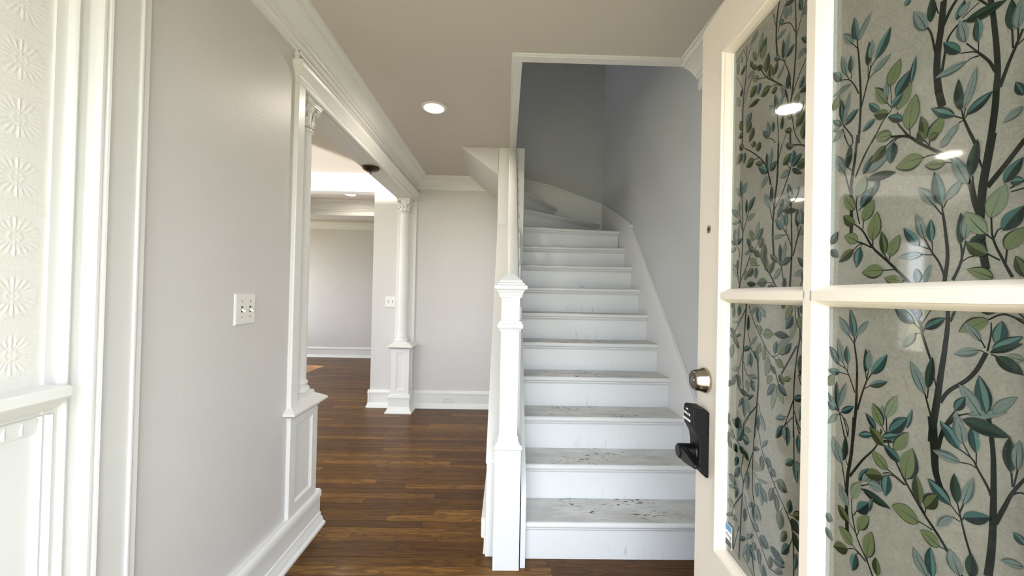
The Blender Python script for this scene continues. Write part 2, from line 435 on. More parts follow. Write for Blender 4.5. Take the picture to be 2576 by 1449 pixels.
# ---- crown moulding
CROWN = [(0, -.118), (.012, -.118), (.015, -.112), (.015, -.105), (.024, -.103), (.030, -.097), (.032, -.090), (.032, -.086), (.044, -.084), (.048, -.078),
         (.048, -.072), (.056, -.070), (.066, -.056), (.080, -.042), (.098, -.031), (.112, -.027), (.112, -.021), (.124, -.020),
         (.130, -.013), (.134, -.008), (.146, -.007), (.149, 0), (0, 0)]
def along_y(name, prof, x, sgn, z, y0, y1, mat, parent=None):
    return MB().prism([(x+sgn*d, z+h) for d, h in prof], 'y', y0, y1).build(name, mat, parent, smooth=True)
def along_x(name, prof, y, sgn, z, x0, x1, mat, parent=None):
    return MB().prism([(y+sgn*d, z+h) for d, h in prof], 'x', x0, x1).build(name, mat, parent, smooth=True)
struct(along_y('trim_crown_left', CROWN, XL, 1, ZC, 0.05, YB, TW))
struct(along_x('trim_crown_back', CROWN, YB, -1, ZC, -1.0, -0.20, TW))
struct(along_y('trim_crown_right', CROWN, XR-0.03, -1, ZC, 0.05, 1.965, TW))
struct(along_x('trim_crown_dining', [(d, h*1.35) for d, h in CROWN], YB, -1, ZC, -4.6, -1.16, TW))
struct(along_x('trim_crown_far', [(d, h*0.9) for d, h in CROWN], 7.13, -1, ZC, -4.6, -0.95, TW))
# cross beam of the far room with crown on its face
bmo = MB(); bmo.box(-4.6, -0.95, 5.36, 5.62, 2.33, ZC)
beam = struct(bmo.build('trim_beam_far', TW))
struct(along_x('trim_crown_beam', [(d, h*1.1) for d, h in CROWN], 5.36, -1, ZC, -4.6, -0.95, TW))
struct(box('trim_beam_lip', TW, -4.6, -0.95, 5.335, 5.645, 2.31, 2.332))

# ---- baseboards
BASE = [(0, .190), (.010, .190), (.016, .184), (.021, .172), (.021, .152), (.014, .148), (.014, .066), (.020, .062), (.022, .046),
        (.030, .036), (.033, .022), (.046, .012), (.046, 0), (0, 0)]
BASE2 = [(0, .188), (.010, .188), (.016, .180), (.018, .170), (.022, .166), (.022, .150), (.014, .146), (.014, .052), (.020, .048), (.026, .026), (.040, .008), (.042, 0), (0, 0)]
struct(along_y('baseboard_left', [(0 if d==0 else d+.012, h) for d, h in BASE], XL, 1, 0, 1.05, 2.080, TW))
struct(along_x('baseboard_back', BASE2, YB, -1, 0, -0.98, -0.06, TW))
struct(along_x('baseboard_pier', BASE2, YB, -1, 0, -1.475, -1.18, TW))
struct(along_x('baseboard_far', BASE2, 7.13, -1, 0, -4.6, -0.95, TW))
struct(MB().prism([(-1.455-d, h) for d, h in BASE2], 'y', YB-0.02, YB+0.15).build('baseboard_pier_end', TW, smooth=True))

# ---- stair-opening casing on the ceiling
t = MB()
t.box(0.016, XR, 1.926, 1.976, ZC-0.014, ZC+0.02); t.box(0.016, 0.064, 1.976, 3.20, ZC-0.014, ZC+0.02)
t.box(0.010, XR, 1.918, 1.926, ZC-0.008, ZC+0.01); t.box(0.008, 0.016, 1.918, 3.20, ZC-0.008, ZC+0.01)
struct(t.build('trim_stair_opening', TW, bevel=0.002))
struct(box('trim_crown_block', TW, 0.995, XR, 1.92, 1.975, 2.36, 2.41, bevel=0.01))

# ---- opening in the left wall: casing, head with cap, soffit
t = MB()
t.box(XL-0.005, -0.990, 1.782, 1.842, 0.70, 2.240)
struct(t.build('trim_casing_side', TW, bevel=0.004))
t = MB(); t.box(XL-0.005, -0.990, 1.782, YB, 2.240, 2.32)
struct(t.build('trim_casing_head', TW, bevel=0.003))
t = MB(); t.ring([(0, 2.268), (.003, 2.270), (.005, 2.280), (.011, 2.288), (.013, 2.296), (.020, 2.306), (.026, 2.318), (.028, 2.330), (.028, 2.337), (0, 2.338)], -1.15, -0.990, 1.784, YB+0.1)
struct(t.build('trim_casing_cap', TW, smooth=True))
struct(box('trim_corner_bead', TW, XL-0.003, -0.995, 1.774, 1.790, 2.336, 2.392))
struct(box('trim_jamb_lining', TW, -1.205, XL, 1.838, 1.850, 0.70, 2.246))
struct(box('trim_pilaster_back', TW, -1.19, -0.985, YB-0.035, YB, 0.70, 2.246, bevel=0.003))

# ---- vestibule side: embossed paper, chair rail, panelled dado, door casing
import math as m_
def emboss():
    y0, y1, z0, z1 = 0.30, 0.836, 1.05, 2.5
    st = 0.0024; ny = int((y1-y0)/st); nz = int((z1-z0)/st)
    P = 0.121; zc0 = 1.122
    def h(y, z):
        v = 0.0
        # rosette columns 0.115 apart, rows P apart
        cy = round((y-0.783)/0.112)*0.112+0.783; cz = round((z-zc0)/P)*P+zc0
        dy, dz = y-cy, z-cz; r = m_.hypot(dy, dz); a = m_.atan2(dz, dy)
        if r < 0.042:
            pet = 0.5+0.5*m_.cos(20*a)
            env = m_.exp(-((r-0.026)/0.012)**2)
            v += 0.0017*pet**2*env
            v += 0.0018*m_.exp(-((r-0.010)/0.0028)**2)*(0.6+0.4*m_.cos(8*a))
            v += 0.0012*m_.exp(-(r/0.0035)**2)
            if r > 0.034: v += 0.0007*(0.5+0.5*m_.cos(32*a))**2
        # beaded bands between the rows with a strap outline
        zb = (z-zc0-P/2) % P; zb = min(zb, P-zb)
        off = 0.009+0.004*m_.cos(2*m_.pi*(y-0.783)/0.112)
        v += 0.0015*m_.exp(-((zb-off)/0.0022)**2)*(0.55+0.45*m_.cos(2*m_.pi*y/0.006))
        v += 0.0011*m_.exp(-((zb-off-0.006)/0.0016)**2)
        return v
    vs = []; fs = []
    for j in range(nz+1):
        z = z0+(z1-z0)*j/nz
        for i in range(ny+1):
            yy = y0+(y1-y0)*i/ny; vs.append((-1.0+h(yy, z), yy, z))
    for j in range(nz):
        for i in range(ny):
            a = j*(ny+1)+i; fs.append((a, a+1, a+ny+2, a+ny+1))
    mb = MB(); mb.v = vs; mb.f = fs; mb.m = [0]*len(fs)
    mb.box(XL, -1.0-0.0006, y0, y1, z0, z1)
    return mb
struct(emboss().build('wall_embossed_paper', M['paper'], smooth=True))
# door casing seen on the left: plan profile (y, x) extruded to the ceiling
cas = [(0.836, XL), (0.836, -0.994), (0.858, -0.994), (0.858, -0.984), (0.861, -0.980), (0.866, -0.978), (0.872, -0.980), (0.876, -0.986), (0.879, -0.992),
       (0.895, -0.992), (0.896, -0.975), (0.899, -0.967), (0.904, -0.963), (0.910, -0.963), (0.913, -0.968), (0.916, -0.968), (0.919, -0.963), (0.924, -0.962), (0.928, -0.966),
       (0.930, -0.974), (0.934, -0.978), (0.936, -0.984), (1.020, -0.990), (1.022, -0.984), (1.026, -0.984), (1.028, -0.992), (1.050, -0.992), (1.053, -0.996), (1.055, XL)]
struct(MB().prism([(x, y) for y, x in cas], 'z', 0, ZC).build('trim_door_casing', TW, smooth=True))
# chair rail
rail = [(XL, 1.050), (-0.945, 1.050), (-0.940, 1.046), (-0.940, 1.028), (-0.945, 1.022), (-0.955, 1.018), (-0.964, 1.010), (-0.972, 1.004), (-0.978, 0.998), (-0.984, 0.996), (XL, 0.996)]
struct(MB().prism(rail, 'y', 0.30, 0.842).build('trim_chair_rail', TW, smooth=True))
# dado panel: flat field, raised border moulding, leaf drops
d = MB(); d.box(XL, -1.0, 0.30, 0.836, 0.0, 0.996)
struct(d.build('wall_dado', TW))
d = MB()
for q in (0.0, 0.012):
    d.prism([(0.846+q, -1.0), (0.848+q, -0.990), (0.852+q, -0.988), (0.856+q, -0.992), (0.857+q, -1.0)][::1], 'z', 0.15, 0.990) if False else None
mo = [(-1.0, 0.826), (-0.992, 0.828), (-0.990, 0.832), (-0.993, 0.838), (-0.987, 0.842), (-0.985, 0.847), (-0.990, 0.852), (-1.0, 0.854)]
d.prism(mo, 'z', 0.12, 0.985)
struct(d.build('trim_dado_border', TW, smooth=True))
dl = MB(); dl.prism([(-1.0, 0.985), (-0.995, 0.983), (-0.993, 0.978), (-0.996, 0.950), (-1.0, 0.949)], 'y', 0.30, 0.826)
strip = struct(dl.build('trim_dado_strip', TW, smooth=True))
for i in range(9):
    yy = 0.80-0.028*i
    leaf = MB(); n = 8; vs = []; fs = []
    for a in range(n+1):
        tt = a/n; zz = 0.980-0.026*tt; hw = 0.0075*m_.sin(m_.pi*min(1, tt*0.8+0.15))
        vs += [(-0.9965, yy-hw, zz), (-0.9915, yy, zz-0.001), (-0.9965, yy+hw, zz)]
    for a in range(n):
        fs += [(a*3, a*3+1, a*3+4, a*3+3), (a*3+1, a*3+2, a*3+5, a*3+4), (a*3+2, a*3, a*3+3, a*3+5)]
    fs += [(0, 2, 1), (n*3, n*3+1, n*3+2)]
    leaf.add(vs, fs).build('leaf_drop', TW, strip, smooth=True)

# ================================================================ STAIRCASE
XA, XB = 0.116, 1.042
RUN = RISE = 0.188; Y1 = 1.79
ZT = [0]+[RISE*k for k in range(1, 10)]+[1.86, 2.035, 2.21]
ZT[9] = 1.682
stair = tag(root('staircase', (0.58, 1.8, 0)), 'white painted winding staircase with worn grey treads rising between walls', 'staircase')
def nose_line(k):
    if k <= 9: return (XA, Y1+RUN*(k-1)), (XB, Y1+RUN*(k-1))
    return {10: ((XA, 3.325), (XB, 3.47)), 11: ((0.10, 3.34), (XB, YB-0.005)), 12: ((0.10, 3.355), (0.56, YB-0.005)), 13: ((0.09, 3.36), (0.02, YB-0.005))}[k]
def offs(l, dpt):
    (ax, ay), (bx, by) = l; dx, dy = bx-ax, by-ay; L = m_.hypot(dx, dy); nx, ny = -dy/L, dx/L
    return (ax+nx*dpt, ay+ny*dpt), (bx+nx*dpt, by+ny*dpt)
def strip_sweep(l, prof):
    # profile (depth behind nosing line, z) swept along the line
    mb = MB(); vs = []
    n = len(prof)
    for e in (0, 1):
        for dpt, z in prof:
            p = offs(l, dpt)[e]; vs.append((p[0], p[1], z))
    fs = [tuple(range(n))[::-1], tuple(range(n, 2*n))]+[(i, (i+1) % n, (i+1) % n+n, i+n) for i in range(n)]
    return mb.add(vs, fs)
TH = 0.030
for k in range(1, 13):
    l = nose_line(k); z = ZT[k]
    if k <= 9:
        back = RUN+0.034
        if k == 9: back = 0.20
        arc = [(TH/2-TH/2*m_.sin(a), z-TH/2+TH/2*m_.cos(a)) for a in [m_.pi*i/8 for i in range(9)]]
        prof = arc+[(back, z-TH), (back, z)]
        strip_sweep(l, prof).build('tread', M['tread'], stair, smooth=True)
    else:
        nx = nose_line(k+1); (a, b_) = offs(l, TH/2); (c_, e_) = offs(nx, 0.04)
        poly = [a, b_]
        if k == 11: poly += [(XB, YB-0.002)]
        if k == 12: poly += []
        poly += [(min(e_[0], XB), min(e_[1], YB-0.002)), c_]
        mb = MB(); n = len(poly)
        mb.add([(p[0], p[1], z-TH) for p in poly]+[(p[0], p[1], z) for p in poly],
               [tuple(range(n))[::-1], tuple(range(n, 2*n))]+[(i, (i+1) % n, (i+1) % n+n, i+n) for i in range(n)])
        arc = [(TH/2-TH/2*m_.sin(a_), z-TH/2+TH/2*m_.cos(a_)) for a_ in [m_.pi*i/8 for i in range(9)]]
        g = strip_sweep(l, arc); mb.add(g.v, g.f)
        mb.build('tread', M['tread'], stair, smooth=True)
    # cove under the nosing and the riser board
    cv = [(0.010, z-TH), (0.034, z-TH), (0.034, z-TH-0.022), (0.028, z-TH-0.021), (0.026, z-TH-0.016), (0.020, z-TH-0.012), (0.014, z-TH-0.009), (0.010, z-TH-0.005)]
    strip_sweep(l, cv).build('nosing_moulding', M['stair_white'], stair, smooth=True)
    zb = ZT[k-1]
    strip_sweep(l, [(0.030, zb), (0.048, zb), (0.048, z-TH), (0.030, z-TH)]).build('riser', M['riser'], stair)
# wall skirts with their cap beads
sk = [(1.76, 0.0), (1.76, 0.405), (3.165, 1.845), (3.165, 1.868), (3.20, 1.885), (YB, 2.275), (YB, 1.9), (3.3, 1.3), (2.2, 0.2), (2.0, 0.0)]
def bead_y(pts, x0, x1, wd=0.022):
    mb = MB()
    for (a, za), (b_, zb) in zip(pts, pts[1:]):
        mb.prism([(a, za), (b_, zb), (b_, zb-wd), (a, za-wd)], 'x', x0, x1)
    return mb
mb = MB(); mb.prism(sk, 'x', XB, XR); sko = mb.build('wall_skirt', M['stair_white'], stair)
b2 = bead_y([(1.755, 0.405), (3.165, 1.850)], XB-0.008, XR, 0.02); b2.build('skirt_bead', M['stair_white'], sko, bevel=0.003)
bead_y([(3.150, 1.862), (3.22, 1.902), (YB, 2.285)], XB-0.008, XR, 0.024).build('skirt_bead', M['stair_white'], sko, bevel=0.003)
bk = [(XR, 2.25), (0.75, 2.36), (0.50, 2.448), (0.10, 2.53), (0.10, 2.0), (XR, 1.9)]
mb = MB(); mb.prism(bk, 'y', YB-0.018, YB); sk2 = mb.build('wall_skirt', M['stair_white'], stair)
mb = MB()
for (a, za), (b_, zb) in zip(bk[:4], bk[1:4]): mb.prism([(a, za+0.006), (b_, zb+0.006), (b_, zb-0.018), (a, za-0.018)], 'y', YB-0.027, YB)
mb.build('skirt_bead', M['stair_white'], sk2)
# inner skirt board beside the newel
mb = MB(); mb.prism([(1.756, 0), (1.756, 0.338), (3.205, 0.338+1.449*1.0), (3.205, 1.0), (2.2, 0)], 'x', 0.0905, 0.1145)
mb.build('inner_skirt', M['stair_white'], stair, bevel=0.002)
# knee wall under the balustrade and the wall it runs into
w = MB(); w.prism([(1.832, 0), (1.832, 0.445), (3.205, 1.840), (3.205, 0)], 'x', -0.074, 0.0900)
kn = struct(w.build('wall_stair_knee', M['trim']))
mb = MB(); mb.prism([(1.826, 0.445), (1.826, 0.459), (3.205, 1.857), (3.205, 1.836), (1.834, 0.445)], 'x', -0.079, 0.092)
mb.build('knee_wall_cap', TW, kn, bevel=0.003)
struct(along_y('baseboard_knee', [(0, .174), (.020, .174), (.022, .170), (.022, .084), (.018, .078), (.008, .076), (.008, .03), (.012, .0), (0, 0)], -0.074, -1, 0, 1.85, 3.2, TW))
w = MB(); w.box(-0.082, 0.138, 3.20, 3.30, 0, ZC); w.box(-0.082, 0.085, 3.30, YB, 0, 2.10)
struct(w.build('wall_stair_end', M['trim']))
# soffit of the upper flight
w = MB(); w.prism([(-0.404, ZC), (-0.080, 2.268), (-0.080, ZC)], 'y', 3.20, YB)
struct(w.build('wall_stair_soffit', WL))

# ---- newel post
nw = tag(root('newel_post', (0.0245, 1.80, 0)), 'white square newel post with moulded collars and pyramid cap', 'post')
cx, cy = 0.0245, 1.8005
def nring(name, prof, par=nw): return MB().ring([(d_, z_) for d_, z_ in prof], cx, cx, cy, cy).build(name, M['stair_white'], par, bevel=0.0015)
nring('base_block', [(.0605, 0), (.0605, .545), (.056, .548)])
nring('lower_collar', [(.050, .546), (.0625, .546), (.066, .552), (.066, .562), (.062, .568), (.053, .572), (.053, .578), (.047, .584), (.047, .604), (.040, .606)])
nring('shaft', [(.0420, .590), (.0435, 1.30)])
nring('upper_collar', [(.042, 1.092), (.050, 1.092), (.050, 1.100), (.056, 1.103), (.0605, 1.110), (.0605, 1.121), (.056, 1.128), (.052, 1.130), (.052, 1.138), (.042, 1.140)])
nring('cap', [(.042, 1.247), (.052, 1.247), (.052, 1.257), (.055, 1.257), (.055, 1.264), (.058, 1.270), (.063, 1.278), (.063, 1.282), (.072, 1.284), (.0765, 1.290), (.0765, 1.300), (.072, 1.306),
              (.064, 1.307), (.064, 1.315), (.056, 1.317), (.0535, 1.325), (.049, 1.331), (.046, 1.3315), (.0165, 1.358), (.0, 1.3585)])
# ---- balustrade
bl = tag(root('stair_balustrade', (0.04, 2.5, 0.9)), 'white handrail on square balusters climbing from newel post to ceiling', 'railing')
def railz(yy): return 2.495-1.0*(3.155-yy)
mb = MB()
sec = [(-.026, -.058), (-.026, -.040), (-.0325, -.034), (-.0325, -.014), (-.026, -.004), (-.012, 0), (.012, 0), (.026, -.004), (.0325, -.014), (.0325, -.034), (.026, -.040), (.026, -.058)]
ys = (1.842, 3.158); vs = []
for yy in ys:
    for dx, dz in sec: vs.append((0.0385+dx, yy-dz*0.5, railz(yy)+dz*1.2+(dz*0.5)*0))
n = len(sec)
mb.add(vs, [tuple(range(n))[::-1], tuple(range(n, 2*n))]+[(i, (i+1) % n, (i+1) % n+n, i+n) for i in range(n)])
mb.build('handrail', TW, bl, smooth=True)
yy = 1.93
while yy < 3.12:
    mb = MB(); s_ = 0.016
    z1a, z1b = railz(yy-s_)-0.055, railz(yy+s_)-0.055; z0a, z0b = 0.457+1.014*(yy-s_-1.83), 0.457+1.014*(yy+s_-1.83)
    x0, x1 = 0.050, 0.082
    mb.add([(x0, yy-s_, z0a), (x1, yy-s_, z0a), (x1, yy+s_, z0b), (x0, yy+s_, z0b), (x0, yy-s_, z1a), (x1, yy-s_, z1a), (x1, yy+s_, z1b), (x0, yy+s_, z1b)],
           [(0, 3, 2, 1), (4, 5, 6, 7), (0, 1, 5, 4), (1, 2, 6, 5), (2, 3, 7, 6), (3, 0, 4, 7)])
    mb.build('baluster', TW, bl); yy += 0.112

# ================================================================ COLUMNS ON PEDESTALS
def panel(mb, o, u, v, nrm, w_, h_, mg, dep=0.010, sl=0.012):
    # framed recessed panel on a rectangle at o spanned by u*w_, v*h_; frame stands proud by dep along nrm
    o, u, v, nrm = Vector(o), Vector(u), Vector(v), Vector(nrm)
    def R(m, dp): return [o+u*m+v*m+nrm*dp, o+u*(w_-m)+v*m+nrm*dp, o+u*(w_-m)+v*(h_-m)+nrm*dp, o+u*m+v*(h_-m)+nrm*dp]
    rings = [R(0, 0), R(0, dep), R(mg, dep), R(mg+sl*0.35, dep*0.5), R(mg+sl*0.5, dep*0.55), R(mg+sl, 0.001)]
    vs = [p for r in rings for p in r]; fs = []
    for i in range(len(rings)-1):
        for k in range(4): fs.append((i*4+k, i*4+(k+1) % 4, (i+1)*4+(k+1) % 4, (i+1)*4+k))
    fs.append(tuple(len(vs)-4+k for k in range(4)))
    mb.add(vs, fs)
def column(name, label, x0, x1, y0, y1, px, py, xp):
    c_ = tag(root(name, ((x0+x1)/2, (y0+y1)/2, 0)), label, 'column', 'columns framing the wide opening')
    e = 0.010
    b = MB(); b.ring(BASE[::-1][1:-1] if False else [(0.0, 0), (.044, 0), (.044, .012), (.032, .022), (.028, .036), (.022, .046), (.020, .062), (.014, .066), (.014, .148), (.021, .152), (.021, .176), (.014, .188), (0, .194)], x0, xp, y0, y1)
    b.build('plinth', TW, c_, smooth=True)
    dd = MB(); dd.box(x0+e, x1-e, y0+e, y1-e, 0.19, 0.668); dd.build('die', TW, c_)
    h0, hh = 0.192, 0.474
    f = MB(); panel(f, (x1-e, y0, h0), (0, 1, 0), (0, 0, 1), (1, 0, 0), y1-y0, hh, 0.050); f.build('side_panel', TW, c_)
    f = MB(); panel(f, (x0+e, y0, h0), (0, 1, 0), (0, 0, 1), (-1, 0, 0), y1-y0, hh, 0.050); f.build('side_panel', TW, c_)
    f = MB(); panel(f, (x0+e, y0+e, h0), (1, 0, 0), (0, 0, 1), (0, -1, 0), x1-x0-2*e, hh, 0.045); f.build('side_panel', TW, c_)
    f = MB(); panel(f, (x0+e, y1-e, h0), (1, 0, 0), (0, 0, 1), (0, 1, 0), x1-x0-2*e, hh, 0.045); f.build('side_panel', TW, c_)
    b = MB(); b.ring([(0, .655), (.006, .655), (.010, .664), (.020, .668), (.026, .676), (.036, .680), (.036, .690), (.030, .694), (.014, .706), (.0, .714), (-.010, .720), (-.012, .722), (-.012, .726), (-.03, .728)], x0, x1, y0, y1)
    b.build('pedestal_cap', TW, c_, smooth=True)
    r = 0.050
    b = MB(); b.ring([(0, .718), (.066, .718), (.066, .738), (0, .738)], px, px, py, py); b.build('square_plinth', TW, c_, bevel=0.002)
    prof = [(.0, .736), (.062, .736), (.067, .742), (.069, .750), (.066, .760), (.060, .765), (.055, .767), (.054, .773), (.057, .778), (.060, .785), (.057, .792), (.053, .796), (.051, .800), (.050, .810)]
    MB().lathe(prof, px, py, 40).build('column_base', TW, c_, smooth=True)
    prof = [(.050, .806), (.0505, 1.2), (.0495, 1.6), (.0470, 1.95), (.0455, 2.075), (.047, 2.080), (.053, 2.083), (.055, 2.089), (.053, 2.095), (.047, 2.097), (.046, 2.102)]
    MB().lathe(prof, px, py, 40).build('shaft', TW, c_, smooth=True)
    cap = MB().lathe([(.046, 2.098), (.046, 2.15), (.050, 2.19), (.060, 2.218), (.0, 2.22)], px, py, 32).build('capital', TW, c_, smooth=True)
    # acanthus leaves in two tiers
    for tier, (n_, zb, zt, rb_, ro) in enumerate(((8, 2.100, 2.150, .047, .066), (8, 2.105, 2.186, .048, .072))):
        for q in range(n_):
            a = 2*m_.pi*(q+0.5*tier)/n_; vs = []; fs = []; ns = 7
            for i in range(ns+1):
                tt = i/ns
                rr = rb_+0.004*tt+(ro-rb_-0.004)*max(0, (tt-0.55)/0.45)**1.5; zz = zb+(zt-zb)*m_.sin(min(tt*1.15, 1.0)*m_.pi/2)-(0.012*max(0, (tt-0.8)/0.2))
                hw = 0.0155*(1-0.75*tt**2)*(1+0.18*m_.cos(9*tt))
                for j, sx in enumerate((-1, 0, 1)):
                    bul = 0.004 if sx == 0 else 0
                    lx, ly = rr+bul, hw*sx
                    vs.append((px+lx*m_.cos(a)-ly*m_.sin(a), py+lx*m_.sin(a)+ly*m_.cos(a), zz))
            for i in range(ns):
                for j in range(2): fs.append((i*3+j, i*3+j+1, i*3+j+4, i*3+j+3))
            lf = MB(); lf.add(vs, fs); o = lf.build('acanthus_leaf', TW, cap, smooth=True)
            so_ = o.modifiers.new('thick', 'SOLIDIFY'); so_.thickness = 0.004
    for q in range(4):
        a = m_.pi/4+q*m_.pi/2; pts = []
        for i in range(22):
            th = i/21*2.2*2*m_.pi; rr = 0.014*(1-0.75*i/21)
            pts.append((rr*m_.cos(th+2.6), rr*m_.sin(th+2.6)))
        P3 = [(px+0.050*m_.cos(a), py+0.050*m_.sin(a), 2.165)]+[(px+(0.076+p[0])*m_.cos(a), py+(0.076+p[0])*m_.sin(a), 2.207+p[1]) for p in pts]
        MB().tube(P3, [0.005]*len(P3), 6).build('volute', TW, cap, smooth=True)
    # abacus with hollowed sides and corner horns
    ab = []
    for q in range(4):
        a0 = m_.pi/4+q*m_.pi/2
        for i in range(10):
            tt = i/10; aa = a0+tt*m_.pi/2; R_ = 0.096-0.034*m_.sin(tt*m_.pi)**0.8; ab.append((px+R_*m_.cos(aa), py+R_*m_.sin(aa)))
    mb = MB(); mb.prism(ab, 'z', 2.216, 2.226); mb.prism([(px+(p[0]-px)*1.05, py+(p[1]-py)*1.05) for p in ab], 'z', 2.226, 2.241)
    mb.build('abacus', TW, cap, bevel=0.002)
    for q in range(4):
        a = q*m_.pi/2; MB().lathe([(0, -.004), (.009, -.004), (.011, 0), (.009, .004), (0, .004)], px+0.068*m_.cos(a), py+0.068*m_.sin(a), 10).build('fleuron', TW, cap) if False else None
    return c_
column('pedestal_column', 'white Corinthian column on panelled pedestal beside the near wall end, half hidden', -1.20, -0.992, 1.790, 2.044, -1.075, 1.970, -1.003)
column('pedestal_column', 'slender white Corinthian column on panelled pedestal standing against the back wall', -1.178, -0.990, 3.955, 4.125, -1.092, 4.045, -0.990)

# ================================================================ FRONT DOOR (open, outer face towards the camera)
AD = math.radians(3.2)
door = struct(_empty('door_1', (0.55476, 1.07107, 0)))
door.rotation_euler = (0, 0, -(math.pi/2+AD))
LEAN = 0.007        # the old leaf has dropped slightly on its hinges
def dm(mb):
    # local frame: x from the free edge to the hinge, y into the leaf, z up; apply the lean
    mb.v = [(x-(2.03-z)*LEAN, y, z+x*LEAN) for x, y, z in mb.v]; return mb
DW, DT = 0.85, 0.044
G0, G1, MC = 0.135, 0.715, 0.425            # glass edges, muntin centre
ZG0, ZG1, ZM = 0.6365, 1.884, 1.272
GD = 0.018
DP = M['door']
def dbox(name, x0, x1, z0, z1, y0=0.0, y1=DT, parent=door, mat=None, bevel=0.0):
    return dm(MB().box(x0, x1, y0, y1, z0, z1)).build(name, mat or DP, parent, bevel=bevel)
dbox('stile', 0, G0-0.018, 0.006, 2.03); dbox('stile', G1+0.018, DW, 0.006, 2.03)
dbox('rail', G0-0.018, G1+0.018, ZG1+0.018, 2.03); dbox('rail', G0-0.018, G1+0.018, 0.49, ZG0-0.018); dbox('rail', G0-0.018, G1+0.018, 0.006, 0.15)
pn = MB(); pn.box(G0-0.018, G1+0.018, 0.012, DT-0.012, 0.15, 0.49)
def dring(rects):
    mb = MB(); vs = []; fs = []
    for (x0, x1, z0, z1, y_) in rects: vs += [(x0, y_, z0), (x1, y_, z0), (x1, y_, z1), (x0, y_, z1)]
    for i in range(len(rects)-1):
        for k in range(4): fs.append((i*4+k, i*4+(k+1) % 4, (i+1)*4+(k+1) % 4, (i+1)*4+k))
    return mb.add(vs, fs)
g = dring([(G0-.018, G1+.018, .15, .49, 0), (G0, G1, .168, .472, .012), (G0+.05, G1-.05, .218, .422, .003)]); pn.add(g.v, g.f)
pn.add([(G0+.05, .003, .218), (G1-.05, .003, .218), (G1-.05, .003, .422), (G0+.05, .003, .422)], [(0, 1, 2, 3)])
dm(pn).build('lower_panel', DP, door)
# glazing beads: a moulded surround in four sides (mitred), then the cross muntins
def surround(x0, x1, z0, z1):
    # steps (inset from the stile edge, depth): small proud fillet, ogee, down to the glass
    st = [(-.0005, .004), (0, -.007), (.006, -.007), (.0075, -.001), (.011, .0), (.0135, .004), (.0165, .011), (.018, GD+.002)]
    a = 0.018
    return [(x0-a+i_, x1+a-i_, z0-a+i_, z1+a-i_, dp) for i_, dp in st]
rs = surround(G0, G1, ZG0, ZG1)
names = ['glazing_bead']*4
for k in range(4):
    mb = MB(); vs = []; fs = []
    for (x0, x1, z0, z1, y_) in rs:
        c4 = [(x0, y_, z0), (x1, y_, z0), (x1, y_, z1), (x0, y_, z1)]; vs += [c4[k], c4[(k+1) % 4]]
    for i in range(len(rs)-1): fs.append((2*i, 2*i+1, 2*i+3, 2*i+2))
    dm(mb.add(vs, fs)).build('glazing_bead', DP, door, fix=False)
MP = [(-.0215, GD+.002), (-.020, .014), (-.0165, .008), (-.0135, .004), (-.0105, .002), (-.0100, -.004), (.0100, -.004), (.0105, .002), (.0135, .004), (.0165, .008), (.020, .014), (.0215, GD+.002)]
dm(MB().prism([(MC+a, b_) for a, b_ in MP], 'z', ZG0-.004, ZG1+.004)).build('muntin', DP, door)
def hbar(x0, x1):
    mb = MB(); poly = [(b_, ZM+a*0.86) for a, b_ in MP]; mb.prism(poly, 'x', x0, x1); return dm(mb).build('muntin', DP, door)
hbar(G0-.004, MC-.006); hbar(MC+.006, G1+.004)

